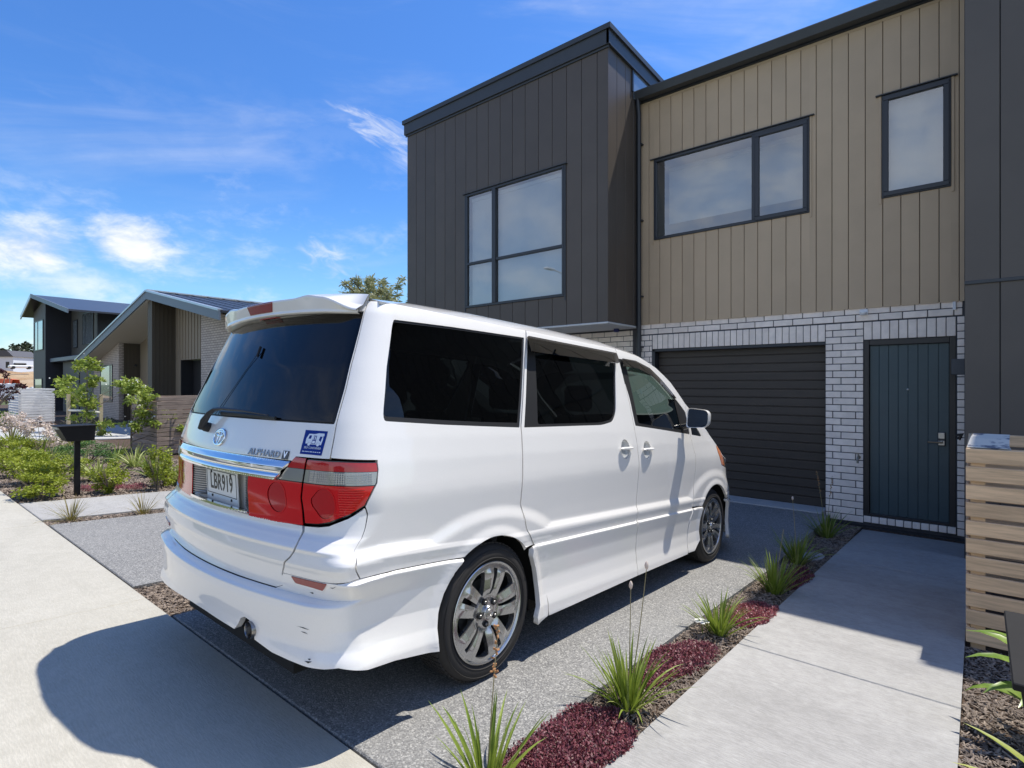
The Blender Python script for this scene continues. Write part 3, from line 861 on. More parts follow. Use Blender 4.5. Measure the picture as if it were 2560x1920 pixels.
    v1 = rounded([(1.480, 1.768), (2.535, 1.768), (2.50, 1.688), (1.452, 1.668)], [.03, .01, .03, .01])
    panel("rain_visor", F_(v1), VIS(fn, lambda y: 1.768 + 0 * y, 1.67, .034), VISM, van, h=(.04, .02), rim=.006)
    zt2 = lambda y: np.interp(y, [2.55, 2.81, 3.03, 3.20, 3.375, 3.56], [1.735, 1.735, 1.695, 1.615, 1.510, 1.390])
    ys_ = [2.60, 2.81, 3.03, 3.20, 3.36]
    v2 = [(y, float(zt2(y)) - .001) for y in ys_] + [(3.43, 1.468)] + [(y - .02, float(zt2(y)) - (.062 if y < 3.3 else .045)) for y in ys_[::-1]]
    panel("rain_visor", F_(v2[::-1]), VIS(fn, zt2, 0, .020), VISM, van, h=(.03, .015), rim=.005)
    # handles
    for hy, hz, key in ((2.423, 1.083, 0), (2.749, 1.066, 1)):
        def BOWL(a, b, hy=hy, hz=hz):
            p = fn(a, b).copy(); r = np.sqrt(((np.abs(np.asarray(a, float)) - hy) / .062) ** 2 + ((np.asarray(b, float) - hz) / .068) ** 2)
            p[..., 0] -= s * .030 * np.sqrt(np.clip(1 - r * r, 0, 1)); return p
        hd = panel("door_handle", F_([(hy + .0615 * math.cos(i * math.pi / 9), hz + .0675 * math.sin(i * math.pi / 9)) for i in range(18)]), BOWL, mat('grey_handle_bowl', (.42, .43, .43), rough=.3, coat=.6), van, h=(.008, .008), rim=0)
        mb = MB(); pts = []; rad = []
        for i in range(13):
            t = -1 + 2 * i / 12; yy = hy + .088 * t; p = fn(np.array([s * yy]), np.array([hz + .008]))[0]
            pts.append((p[0] + s * (.012 + .010 * (1 - t ** 2)), p[1], p[2])); rad.append(.016 * (1 - abs(t) ** 3) ** .5 + .001)
        mb.tube(pts, rad, 10, flat=.62); mb.build("handle_bar", WHITE, None, smooth=True).parent = hd
        if key:
            mb = MB(); p = fn(np.array([s * (hy - .055)]), np.array([hz + .006]))[0]
            mb.lathe([(.0075, 0), (.0075, .002), (.004, .003)], 12, Matrix.Translation((p[0] + s * .028, p[1], p[2])) @ Euler((0, D2R(90 * s), 0)).to_matrix().to_4x4())
            mb.build("key_hole", BLACK, None).parent = hd
    # mirror
    mh = empty("door_mirror"); mh.parent = van; WM[mh.name] = Matrix()
    mb = MB()
    prof = rounded([(.905, 1.225), (1.085, 1.235), (1.092, 1.375), (.915, 1.392)], [.03, .05, .045, .03])
    ym = 3.42; n = len(prof); cxm, czm = 1.0, 1.305; V = []; Fm = []
    rings = [(ym, .93), (ym - .008, .985), (ym, 1.0), (ym + .04, 1.0), (ym + .08, .90), (ym + .115, .62), (ym + .125, .25)]
    for yy, k in rings: V += [(s * (cxm + (a - cxm) * k), yy, czm + (b - czm) * k) for a, b in prof]
    for i in range(len(rings) - 1):
        for j in range(n): Fm.append((i * n + j, i * n + (j + 1) % n, (i + 1) * n + (j + 1) % n, (i + 1) * n + j))
    Fm.append(tuple(range((len(rings) - 1) * n, len(rings) * n)))
    mb.add(V, Fm); mb.build("mirror_shell", WHITE, None, smooth=True, sharp=60).parent = mh
    mb = MB(); mb.prism([(s * (cxm + (a - cxm) * .925), czm + (b - czm) * .925) for a, b in prof], ym + .001, ym + .004, axis=1)
    mb.build("mirror_glass", mat('mirror_glass', (.07, .09, .13), rough=.03, metal=1.0), None).parent = mh
    mb = MB(); mb.tube([(s * .845, 3.46, 1.225), (s * .93, 3.46, 1.25)], [.028, .022], 10, flat=1.0); mb.build("mirror_arm", TRIM, None, smooth=True).parent = mh
# roof, windscreen, bonnet
def strip(u, y0, y1, n=12): return [(u, y0 + (y1 - y0) * i / n) for i in range(n + 1)]
roof = strip(1, .47, 3.0) + strip(-1, 3.0, .47)
panel("roof", roof, TOP, WHITE, van, h=(.08, .06), rim=.012)
panel("windscreen", strip(.93, 3.04, 4.10) + strip(-.93, 4.10, 3.04), TOP, CLEAR, van, h=(.08, .05), rim=0, off=-.004)
for s in (1, -1):
    q = strip(1.0, 3.004, 4.14) + strip(.935, 4.14, 3.004); q = q if s > 0 else mir(q)
    panel("windscreen_pillar", q, TOP, WHITE, van, h=(.05, .05), rim=.02)
panel("bonnet", strip(1, 4.15, 4.985) + strip(-1, 4.985, 4.15), TOP, WHITE, van, h=(.06, .04), rim=.012)
# ---- spoiler
def SPO(u, v):   # u -1..1 across, v 0..1 round the section, 0 = roof joint, 1 = back under to the glass
    u = np.asarray(u, float); v = np.asarray(v, float)
    au = np.abs(u); wx = .668
    e = 1 - ss(.74, 1.0, au)            # tall face inside, tapering to the ends
    zl_ = 1.752 - .016 * au ** 2        # lower lip
    yl_ = .315 + .085 * au ** 2
    hf = .018 + .052 * e                # height of the rear face
    fin = .012 * np.exp(-((au - .60) / .10) ** 2)
    zt_ = zl_ + hf + fin; yt = yl_ - .030 - .030 * e
    P = [(.52 + 0 * au, 1.838 + .034 * (1 - au ** 3)),
         (.43 + 0 * au, 1.828 + .036 * (1 - au ** 3) + .3 * fin),
         (yt + .035, np.maximum(zt_ + .008 + .016 * (1 - e), zt_ + .004)),
         (yt, zt_),
         (yt - .002, zt_ - .008),
         (yt + .012, zl_ + .016),
         (yt + .010, zl_ + .004),
         (yt + .022, zl_ - .002),
         (.375 + .06 * au ** 2, zl_ + .004)]
    k = np.array([0, .2, .40, .46, .50, .68, .72, .76, 1.0])
    yy = 0; zz = 0
    v = np.clip(v, 0, 1)
    for i in range(len(P)):
        lo = k[i - 1] if i else -1; hi = k[i + 1] if i < len(P) - 1 else 2
        w_ = np.where(v < k[i], np.clip((v - lo) / (k[i] - lo), 0, 1), np.clip((hi - v) / (hi - k[i]), 0, 1))
        if i == 0: w_ = np.where(v <= 0, 1, w_)
        if i == len(P) - 1: w_ = np.where(v >= 1, 1, w_)
        yy = yy + P[i][0] * w_; zz = zz + P[i][1] * w_
    xs = u * wx * (1 - .01 * v)
    return np.stack([xs, yy, zz], -1)
def SPOf(v, u):  # flipped so that the normal points outwards
    return SPO(u, v)
sp_ = panel("spoiler", [(0, -1), (1, -1), (1, 1), (0, 1)], SPOf, WHITE, van, h=(.02, .03), hb=.04, rim=0)
panel("brake_lamp", rounded([(.485, -.20), (.67, -.17), (.67, .17), (.485, .20)], [.02, .01, .01, .02]), SPOf, REDB, van, h=(.02, .03), hb=.02, rim=.006, off=.004)
panel("brake_lamp_cover", rounded([(.81, -.13), (.93, -.13), (.93, .13), (.81, .13)], .01), SPOf, REDD, van, h=(.03, .03), hb=.02, rim=.004, off=.003)
# ---- wiper, aerial
def rearp(x, z, o=0.0):
    p = Vector((x, yr(x, z), z)); return p + Vector((0, -o, .15 * o))
mb = MB()
mb.tube([rearp(-.185, 1.185, .030), rearp(-.155, 1.222, .040), rearp(-.115, 1.262, .042), rearp(-.075, 1.280, .040), rearp(0, 1.286, .036), rearp(.18, 1.284, .028), rearp(.375, 1.272, .018)],
        [.018, .019, .014, .012, .0095, .007, .004], 8, flat=.8)
wp = mb.build("wiper_arm", mat('matt_black_arm', (.03, .03, .032), rough=.42), None, smooth=True); wp.parent = van; WM[wp.name] = Matrix()
mb = MB(); mb.tube([rearp(-.06, 1.268, .010), rearp(.42, 1.262, .010)], .006, 6, flat=1.6); mb.build("wiper_blade", BLACK, wp)
mb = MB(); mb.lathe([(.024, 0), (.024, .02), (.018, .03)], 14, on_rear(-.175, 1.193, 0)); mb.build("wiper_pivot", BLACK, wp)
mb = MB(); mb.tube([rearp(-.150, 1.255, .004), rearp(.045, 1.575, .004)], .0014, 5)
mb.tube([rearp(.045, 1.60, .008), rearp(.058, 1.55, .008)], .007, 6, flat=.6)
mb.build("aerial", BLACK, None).parent = van
# ---- exhaust
mb = MB(); Mx = Matrix.Translation((.452, .10, .392)) @ Euler((D2R(90), 0, 0)).to_matrix().to_4x4()
mb.lathe([(.036, -.30), (.036, .02), (.034, .03), (.031, .02), (.031, -.25)], 24, Mx, cap=False)
mb.build("exhaust_pipe", mat('exhaust_steel', (.30, .29, .28), rough=.25, metal=1.0), None, smooth=True).parent = van
# ---- core, floor, wheel wells, interior
def core(a, b): return SS(a, b)
cz = lambda z: z
cor = [(-2.05, .45), (2.05, .45)] 
for s in (1, -1):
    fn = SIDE if s > 0 else SIDEL
    F_ = (lambda p: p) if s > 0 else mir
    body = [(.35, .42)] + [(.62, .42)] + arc_z(1.06, .33, .44, .42, .30)[:-1] + [(1.50, .22), (3.60, .22)] + arc_z(4.09, .33, .44, .42, .42) + [(4.9, .42), (4.9, .75), (4.3, .85), (3.7, 1.10), (.35, 1.20)]
    panel("inner_panel", F_(body), fn, DARK, van, h=(.08, .05), hb=.06, rim=0, off=-.035)
    for cy in (1.06, 4.09):       # wheel well tub
        mb = MB(); n = 18; r = .42; vv = []; ff = []
        for i in range(n + 1):
            a = D2R(-8 + 196 * i / n); vv += [(s * .875, cy + r * math.cos(a), .33 + r * math.sin(a)), (s * .55, cy + r * math.cos(a), .33 + r * math.sin(a))]
        for i in range(n): ff.append((2 * i, 2 * i + 1, 2 * i + 3, 2 * i + 2))
        ff.append(tuple(2 * i + 1 for i in range(n + 1)))
        mb.add(vv, ff)
        mb.build("wheel_well", DARK, None, smooth=True).parent = van
panel("inner_panel", [(-2.0, .47), (2.0, .47), (2.0, 1.2), (-2.0, 1.2)], SS, DARK, van, h=(.08, .05), hb=.08, rim=0, off=-.085)
mb = MB()
mb.box(-.56, .56, .22, 4.85, .20, .26); mb.box(-.80, .80, 1.50, 3.62, .20, .26); mb.box(-.72, .72, .20, .62, .36, .42); mb.box(-.5, .5, .12, .25, .40, .75)
mb.box(-.25, .35, .28, .62, .26, .38, c=.05)
mb.build("floor_pan", DARK, None).parent = van
def seat(x, y, name="seat"):
    e = empty(name); e.parent = van; e.location = (x, y, .45); WM[e.name] = Matrix()
    mb = MB(); mb.box(-.24, .24, -.22, .26, .10, .26, c=.04); mb.build("seat_cushion", SEAT, None).parent = e
    mb = MB(); mb.box(-.23, .23, -.06, .06, 0, .64, c=.04, T=Matrix.Translation((0, -.22, .22)) @ Euler((D2R(14), 0, 0)).to_matrix().to_4x4()); mb.build("seat_back", SEAT, None).parent = e
    mb = MB(); mb.box(-.12, .12, -.045, .045, 0, .20, c=.035, T=Matrix.Translation((0, -.385, .88)) @ Euler((D2R(6), 0, 0)).to_matrix().to_4x4()); mb.build("headrest", SEAT, None).parent = e
for (x, y) in ((.40, 2.95), (-.40, 2.95), (.42, 2.1), (-.42, 2.1), (.42, 1.15), (-.42, 1.15)): seat(x, y)
mb = MB(); mb.box(-.78, .78, 3.62, 4.05, .70, 1.06, c=.06); mb.build("dashboard", SEAT, None).parent = van
mb = MB()
Mw = Matrix.Translation((.40, 3.46, 1.08)) @ Euler((D2R(-58), 0, 0)).to_matrix().to_4x4()
ring_pts = [Mw @ Vector((.185 * math.cos(i * math.pi / 14), .185 * math.sin(i * math.pi / 14), 0)) for i in range(29)]
mb.tube(ring_pts, .015, 8, cap=False); mb.tube([Mw @ Vector((-.18, 0, 0)), Mw @ Vector((.18, 0, 0))], .018, 6); mb.tube([Mw @ Vector((0, 0, 0)), Mw @ Vector((0, .02, -.3))], .03, 8)
mb.build("steering_wheel", mat('grey_wheel_leather', (.35, .34, .32), rough=.5), None, smooth=True).parent = van

# ---- wheels
STEELD = mat('dull_steel', (.25, .25, .25), rough=.4, metal=1.0)
def wheel():
    w = empty("wheel"); WM[w.name] = Matrix()
    # local frame: +z axis = outboard axle direction
    mb = MB()
    prof = [(.245, -.20), (.262, -.215), (.305, -.205), (.326, -.175), (.331, -.11), (.331, -.045), (.322, -.012), (.300, .006), (.270, .010), (.248, .000), (.240, -.02), (.240, -.19)]
    mb.lathe(prof, 72, closed=True)
    t = mb.build("tyre", TYRE, w, smooth=True, sharp=50); t.matrix_parent_inverse = Matrix()
    mb = MB()   # tread blocks and a raised ring on the side wall
    for k in range(72):
        a = 2 * math.pi * k / 72
        M = Euler((0, 0, a)).to_matrix().to_4x4() @ Matrix.Translation((.331, 0, 0))
        for (z0, z1, sk) in ((-.182, -.150, .3), (-.142, -.112, 0), (-.104, -.074, 0), (-.066, -.026, -.3)):
            mb.box(-.004, .0035, -.011, .011, z0, z1, T=M)
    mb.lathe([(.3005, .0055), (.3025, .0085), (.3045, .0045)], 72, cap=False)
    mb.lathe([(.2625, .0085), (.2640, .0120), (.2665, .0095)], 72, cap=False)
    o = mb.build("tread", TYRE, w); o.matrix_parent_inverse = Matrix(); o['kind'] = 'stuff'
    mb = MB()
    mb.lathe([(.229, -.030), (.232, -.012), (.243, .000), (.247, .006), (.243, .009), (.2385, .007), (.232, .000), (.2285, -.012), (.227, -.030)], 72, cap=False)
    o = mb.build("rim", ALLOY, w, smooth=True, sharp=35); o.matrix_parent_inverse = Matrix()
    mb = MB(); mb.lathe([(.15, -.19), (.222, -.185), (.228, -.031)], 48, cap=False)
    o = mb.build("rim_barrel", mat('dark_barrel_alloy', (.09, .09, .09), rough=.45, metal=.6), w, smooth=True); o.matrix_parent_inverse = Matrix()  # barrel coloured dark so the gaps between the spokes read dark
    def disc(x, y):
        x = np.asarray(x, float); y = np.asarray(y, float); r = np.sqrt(x * x + y * y)
        z = np.interp(r, [0, .05, .075, .11, .17, .22, .235], [-.006, -.006, -.012, -.004, .004, .003, .000])
        ang = np.arctan2(y, x)
        # each spoke is roofed: crest along its middle
        ph = (ang / (2 * math.pi / 5)) % 1.0
        d = np.minimum(np.abs(ph - .155), np.abs(ph - .845)) * (2 * math.pi / 5) * r
        z = z + .012 * np.clip(1 - d / .045, 0, 1) * ss(.07, .12, r) * (1 - ss(.19, .225, r))
        return np.stack([x, y, z], -1)
    outer = [(.2365 * math.cos(2 * math.pi * i / 80), .2365 * math.sin(2 * math.pi * i / 80)) for i in range(80)]
    holes = []
    for k in range(5):
        a = 2 * math.pi * k / 5
        ca, sa = math.cos(a), math.sin(a)
        def pol(pts): return [(x * ca - y * sa, x * sa + y * ca) for x, y in pts]
        holes.append(pol(rounded([(.084, -.006), (.210, -.014), (.213, .014), (.084, .006)], .005)))
        a2 = a + math.pi / 5; ca, sa = math.cos(a2), math.sin(a2)
        holes.append(pol(rounded([(.092, -.003), (.202, -.050), (.213, -.028), (.217, 0), (.213, .028), (.202, .050), (.092, .003)], [.006, .008, .02, .02, .02, .008, .006])))
    o = panel("spokes", outer, disc, ALLOY, w, holes=holes, h=(.009, .009), hb=.012, rim=.034)
    for k in range(5):
        a = 2 * math.pi * (k + .5) / 5
        M = Matrix.Translation((.057 * math.cos(a), .057 * math.sin(a), 0))
        o = MB().lathe([(.0155, -.02), (.0155, .0015)], 14, M).build("lug_hole", DARK, w); o.matrix_parent_inverse = Matrix()
        o = MB().lathe([(.0080, 0), (.0080, .003), (.006, .006)], 6, M).build("lug_nut", STEELD, w); o.matrix_parent_inverse = Matrix()
    mb = MB(); mb.lathe([(.034, -.012), (.034, .004), (.030, .010), (.015, .013), (.0, .0135)], 24)
    badge(mb, Matrix.Translation((0, 0, .0085)) @ Euler((0, 0, D2R(0))).to_matrix().to_4x4(), .42)
    o = mb.build("hub_cap", ALLOY, w, smooth=True, sharp=30); o.matrix_parent_inverse = Matrix()
    mb = MB(); mb.lathe([(.215, -.10), (.215, -.095), (.0, -.09)], 36); mb.lathe([(.15, -.075), (.15, -.06), (.05, -.058)], 36)
    o = mb.build("brake_disc", mat('dark_brake', (.02, .02, .02), rough=.6), w); o.matrix_parent_inverse = Matrix()
    return w
w0_ = wheel()
spots = [(.898, 1.05, 1, 97), (.898, 4.05, 1, 64), (-.898, 1.05, -1, 30), (-.898, 4.05, -1, 10)]
for i, (x, y, s, ang) in enumerate(spots):
    w_ = w0_ if i == 0 else copy_tree(w0_)
    w_.parent = van; w_.matrix_parent_inverse = Matrix()
    w_.matrix_basis = Matrix.Translation((x, y, .331)) @ Euler((0, D2R(90 * s), 0)).to_matrix().to_4x4() @ Euler((0, 0, D2R(ang))).to_matrix().to_4x4()
# ------------------------------------------------------------------ setting
random.seed(4); rng = np.random.default_rng(4)
def gz(Y): return .28 - ST * Y
def gd(Y): return np.interp(Y, [-50, 5.2, 8.2], [.28 + 50 * ST, 0.0, .0])

def conc(base, light, stretch=(1, 1, 1), fine=160, warm=(1, 1, 1), stain=.10, rough=.88):
    def f(G, v):
        a = G.noise(v, .8, 6, .6); b = G.sst(G.noise(scaled(G, v, stretch), fine, 4, .75), .36, .66); c = G.noise(v, 11, 6, .68); w_ = G.noise(scaled(G, v, (.25, 1.6, 1)), 1.6, 4, .55, .8)
        k = G.m('ADD', G.m('MULTIPLY', G.sst(a, .3, .7), .30), G.m('ADD', G.m('MULTIPLY', G.sst(c, .3, .7), .28), G.m('MULTIPLY', b, .42)))
        col = G.mix(k, base, light)
        col = G.mix(G.m('MULTIPLY', G.sst(w_, .48, .68), .22), col, tuple(x * .80 for x in base))
        gr = G.noise(v, 320, 2, .7); col = G.mix(G.m('MULTIPLY', G.sst(gr, .50, .72), .30), col, tuple(x * .62 for x in base))
        sp = G.noise(v, 5.5, 8, .75)
        col = G.mix(G.m('MULTIPLY', G.sst(sp, .60, .74), stain), col, tuple(x * .45 for x in base))
        h = G.m('ADD', G.m('MULTIPLY', b, .7), G.m('MULTIPLY', c, .3))
        return col, h, .35, .004
    return f
CONC = node_mat('footpath_concrete', conc((.36, .34, .285), (.50, .475, .41), (.6, 3.2, 1), 42))
CONCP = node_mat('path_concrete', conc((.25, .243, .23), (.44, .43, .41), (.6, 4.0, 1), 38, stain=.35))
CONCD = node_mat('driveway_concrete', conc((.40, .40, .39), (.48, .48, .47)))
def aggf(G, v):
    n1 = G.new('ShaderNodeTexVoronoi'); G.put(n1.inputs['Vector'], v); n1.inputs['Scale'].default_value = 150
    n2 = G.new('ShaderNodeTexVoronoi'); G.put(n2.inputs['Vector'], v); n2.inputs['Scale'].default_value = 190
    st = G.new('ShaderNodeSeparateColor'); G.put(st.inputs[0], n1.outputs['Color'])
    s2 = G.new('ShaderNodeSeparateColor'); G.put(s2.inputs[0], n2.outputs['Color'])
    big = G.noise(v, 1.1, 5, .6)
    col = G.mix(G.sst(st.outputs[0], .15, 1.0), (.12, .12, .12), (.29, .285, .27))
    col2 = G.mix(G.sst(s2.outputs[0], .1, 1.0), (.09, .09, .09), (.34, .335, .32))
    col = G.mix(.45, col, col2)
    col = G.mix(G.m('MULTIPLY', G.sst(st.outputs[1], .86, .90), .7), col, (.46, .45, .42))
    col = G.mix(G.m('MULTIPLY', G.sst(st.outputs[2], .88, .92), .6), col, (.06, .06, .062))
    col = G.mix(G.m('MULTIPLY', G.sst(big, .35, .7), .3), col, (.28, .275, .26))
    return col, G.m('SUBTRACT', 1.0, n1.outputs['Distance']), .5, .004
AGG = node_mat('exposed_aggregate', aggf, .85)
MUL = node_mat('mulch_soil', lambda G, v: (G.mix(G.sst(G.noise(v, 45, 6, .7), .35, .65), (.030, .020, .014), (.13, .085, .058)), G.noise(v, 60, 5, .7), 1.0, .02), .95)
ASPH = node_mat('road_asphalt', lambda G, v: (G.mix(G.noise(v, 150, 3, .7), (.035, .036, .038), (.075, .075, .075)), G.noise(v, 220, 2, .6), .6, .004), .9)
LAWN = node_mat('lawn_ground', lambda G, v: (G.mix(G.sst(G.noise(v, 3, 6, .7), .3, .7), (.045, .075, .018), (.12, .13, .045)), G.noise(v, 80, 3, .7), 1.0, .02), .95)
EARTH = node_mat('bare_clay', lambda G, v: (G.mix(G.sst(G.noise(v, .16, 8, .7), .35, .65), (.30, .17, .075), (.42, .31, .19)), G.noise(v, .7, 6, .7), 1.0, .5), .95)

def sheet(name, x0, x1, ys, zf, m, dz=0.0, th=.12, joint=0.0, parent=None, kind='structure'):
    mb = MB(); c = joint
    prof = [(ys[0], float(zf(ys[0])) - th)]
    if c: prof += [(ys[0], float(zf(ys[0])) + dz - c), (ys[0] + c, float(zf(ys[0])) + dz)]
    else: prof += [(ys[0], float(zf(ys[0])) + dz)]
    prof += [(y, float(zf(y)) + dz) for y in ys[1:-1]]
    if c: prof += [(ys[-1] - c, float(zf(ys[-1])) + dz), (ys[-1], float(zf(ys[-1])) + dz - c)]
    else: prof += [(ys[-1], float(zf(ys[-1])) + dz)]
    prof += [(ys[-1], float(zf(ys[-1])) - th)]
    mb.prism(prof, x0, x1, axis=0)
    o = mb.build(name, m, parent)
    if kind: o['kind'] = kind
    return o

# ground: one sheet to the horizon
gy = [-900, -40, -8.5, -2.1, 0, 5.2, 8.6, 9.5, 40, 1200]; gzv = [.05, .05, .06, .06, .19, -.10, -.24, -.26, -.4, -.4]
mb = MB(); V = []; F = []
for i, (y, z) in enumerate(zip(gy, gzv)): V += [(-1200, y, z), (900, y, z)]
for i in range(len(gy) - 1): F.append((2 * i, 2 * i + 1, 2 * i + 3, 2 * i + 2))
mb.add(V, F); tag(mb.build("ground", LAWN), kind='structure')
fp = sheet("footpath", -66, 16, [-.35, 1.235], gz, MUL, dz=-.03, th=.16)
xs = [-4.2 - 3.0 * k for k in range(20)][::-1] + [-1.2, 1.8, 4.8, 7.8, 10.8, 13.8]
for a, b in zip(xs[:-1], xs[1:]):
    mb = MB(); g0 = .0025; c = .004
    z0, z1 = gz(-.35), gz(1.24)
    Vv = []
    for (X, Yv) in ((a + g0, -.35), (b - g0, -.35), (b - g0, 1.24), (a + g0, 1.24)): Vv.append((X, Yv, gz(Yv) - .1))
    for (X, Yv) in ((a + g0, -.35), (b - g0, -.35), (b - g0, 1.24), (a + g0, 1.24)): Vv.append((X, Yv, gz(Yv) - c))
    for (X, Yv) in ((a + g0 + c, -.35 + c), (b - g0 - c, -.35 + c), (b - g0 - c, 1.24 - c), (a + g0 + c, 1.24 - c)): Vv.append((X, Yv, gz(Yv)))
    mb.add(Vv, [(0, 1, 5, 4), (1, 2, 6, 5), (2, 3, 7, 6), (3, 0, 4, 7), (4, 5, 9, 8), (5, 6, 10, 9), (6, 7, 11, 10), (7, 4, 8, 11), (8, 9, 10, 11)])
    mb.build("slab", CONC, fp)
sheet("driveway", -3.765, -1.400, [1.252, 5.2, 7.80], gd, AGG, joint=.006)
tag(MB().box(-3.90, -1.50, 7.81, 8.20, -.1, .012, c=.004).build("garage_threshold", CONCD), kind='structure')
sheet("driveway", -7.135, -4.52, [1.252, 5.2, 7.9], gd, AGG, joint=.006)
sheet("driveway", -26.2, -19.6, [1.252, 5.2, 9.0], gd, CONCD, joint=.006)
gp = sheet("garden_path", -1.078, -.062, [1.25, 7.96], gz, MUL, dz=-.03, th=.14)
for (y0, y1) in ((1.249, 3.357), (3.363, 6.05), (6.055, 7.95)): sheet("slab", -1.080, -.060, [y0, y1], gz, CONCP, th=.11, joint=.006, parent=gp, kind=None)
tag(MB().box(-1.40, .0, 7.96, 8.045, -.4, -.146).build("garden_bed", MUL), kind='structure')
lp = sheet("garden_path", -8.70, -7.43, [1.25, 7.9], gz, MUL, dz=-.03, th=.14)
for (y0, y1) in ((1.249, 3.4), (3.405, 5.6), (5.605, 7.9)): sheet("slab", -8.70, -7.432, [y0, y1], gz, CONCP, th=.11, joint=.006, parent=lp, kind=None)
def bedz(Y): return np.interp(Y, [-10, 1.24, 5.2, 8.0, 30], [.28 + .54 - .02, .213 - .025, -.03, -.13, -.2])
bed_spec = [(-1.398, -1.082, 1.245, 8.0), (-.058, 2.6, 1.245, 7.0), (-4.518, -3.767, 1.245, 8.0), (-7.428, -7.137, 1.245, 8.0), (-19.55, -8.702, 1.245, 8.1), (-62, -26.25, 1.245, 9.0)]
for (a, b, y0, y1) in bed_spec: sheet("garden_bed", a, b, [y0, 5.2, y1], bedz, MUL, th=.2)
# road, kerb, verge behind the camera
sheet("verge", -66, 16, [-1.75, -.352], lambda Y: np.interp(Y, [-1.75, -.35], [.27, .29]), LAWN, th=.2)
sheet("kerb", -66, 16, [-1.90, -1.752], lambda Y: .275 + 0 * Y, CONCD, th=.2)
sheet("road", -66, 16, [-9.4, -1.902], lambda Y: np.interp(Y, [-9.4, -5.6, -1.9], [.13, .20, .13]), ASPH, th=.2)
sheet("kerb", -66, 16, [-9.55, -9.402], lambda Y: .275 + 0 * Y, CONCD, th=.2)
sheet("footpath", -66, 16, [-12.6, -11.1], lambda Y: .30 + 0 * Y, CONC, th=.2)

# ------------------------------------------------------------------ townhouse
TAN = mat('tan_board', (.52, .39, .255), rough=.55, var=.05, vscale=1.5, rnd=.018, bump=.08, bscale=300, bdist=.002, objrnd=True)
DGR = mat('charcoal_board', (.098, .078, .062), rough=.50, var=.06, vscale=1.3, rnd=.05, bump=.08, bscale=300, bdist=.002, objrnd=True)
DFA = mat('charcoal_metal', (.045, .050, .056), rough=.42, var=.05)
DCOL = mat('charcoal_frame', (.028, .032, .040), rough=.35)
BRK = mat('white_washed_brick', (.90, .795, .70), rough=.85, var=.07, vscale=9, rnd=.06, bump=.5, bscale=85, bdist=.004, objrnd=True, col2=None)
MORT = mat('dark_mortar', (.075, .075, .08), rough=.95, var=.2, bump=.5, bscale=150)
GDOOR = mat('garage_door_steel', (.050, .040, .032), rough=.50, var=.12, vscale=3, stretch=(.4, 1, 6), bump=.35, bscale=120, bdist=.002)
TEAL = mat('teal_door_paint', (.045, .078, .090), rough=.38, var=.05, rnd=.03)
BACK = mat('wall_backing', (.03, .03, .03), rough=.9)
FOUND = mat('foundation', (.045, .045, .048), rough=.9, var=.2)
BLND = mat('roller_blind', (.66, .68, .70), rough=.9, var=.02)
ROOM = mat('room_paint', (.50, .51, .52), rough=.9)
WGL = glass_mat('window_glass', (.80, .85, .86), boost=.16)

th_ = empty("townhouse", (-4.2, 8.1, 0), None, "two storey townhouse with tan boards over white brick and a charcoal box wing", "house")
BRICK_MESH = {}
def brick_mesh(w, h, key=None):
    k = (round(w, 4), round(h, 4))
    if k not in BRICK_MESH:
        mb = MB(); mb.box(0, w, 0, .06, 0, h, c=.0035); BRICK_MESH[k] = mb.me("brick", BRK)
    return BRICK_MESH[k]
NB = [0]
stuffb = MB()
def put_brick(x0, x1, z0, z1, Y, parent, stuff=False):
    if x1 - x0 < .03 or z1 - z0 < .02: return
    jit = random.uniform(-.0015, .0015)
    if stuff or NB[0] >= 296: stuffb.box(x0, x1, Y + jit, Y + .06, z0, z1, c=.0035); return
    NB[0] += 1
    o = link("brick", brick_mesh(x1 - x0, z1 - z0), parent)
    o.matrix_parent_inverse = WM[parent.name].inverted(); o.location = (x0, Y + jit, z0)
def courses(x0, x1, z0, z1, Y, parent, hide=lambda x0, x1, z0, z1: False, ztop=2.575, stuff=lambda z: False):
    k = 0
    while True:
        zt = ztop - k * .086; zb = zt - .076
        if zb < z0 - .02: break
        if zt <= z1 + .01:
            off = .12 if k % 2 else 0.0
            n0 = int(math.floor((x0 + 20 - off) / .24))
            x = -20 + off + n0 * .24
            while x < x1:
                a, b = max(x, x0), min(x + .23, x1)
                if b - a > .03 and not hide(a, b, zb, zt): put_brick(a, b, zb, zt, Y, parent, stuff(zb))
                x += .24
        k += 1
YB = 8.045
top_z = 2.575
# two full courses right across, then soldier courses over the openings
courses(-4.13, -.13, top_z - .172 + .0, top_z, YB, th_)
def soldiers(x0, x1, z0, z1, skip=0):
    n = int(round((x1 - x0) / .086)); p = (x1 - x0) / n
    for i in range(n): put_brick(x0 + i * p + .004, x0 + (i + 1) * p - .004, z0, z1, YB, th_)
soldiers(-3.90, -1.50, 2.178, 2.394); soldiers(-1.08, -.185, 2.178, 2.394)
# the pier between the openings and the slivers at the sides
def pier(x0, x1, zlo, zhi, flip=0):
    k = 0
    while True:
        zt = zhi - k * .086; zb = zt - .076
        if zb < zlo - .03: break
        if (k + flip) % 2: cuts = [x0, x0 + (x1 - x0) * .42, x1]
        else: cuts = [x0, x0 + (x1 - x0) * .20, x0 + (x1 - x0) * .80, x1]
        if x1 - x0 < .2: cuts = [x0, x1]
        for a, b in zip(cuts[:-1], cuts[1:]): put_brick(a + .005, b - .005, zb, zt, YB, th_)
        k += 1
pier(-1.50, -1.08, -.11, 2.394, 1)
pier(-.180, -.085, -.11, 2.394)
pier(-4.13, -3.905, 1.55, 2.394)
n = 11
for i in range(n): put_brick(-1.08 + i * .0815 + .004, -1.08 + (i + 1) * .0815 - .004, -.075, .0, YB - .012, th_)
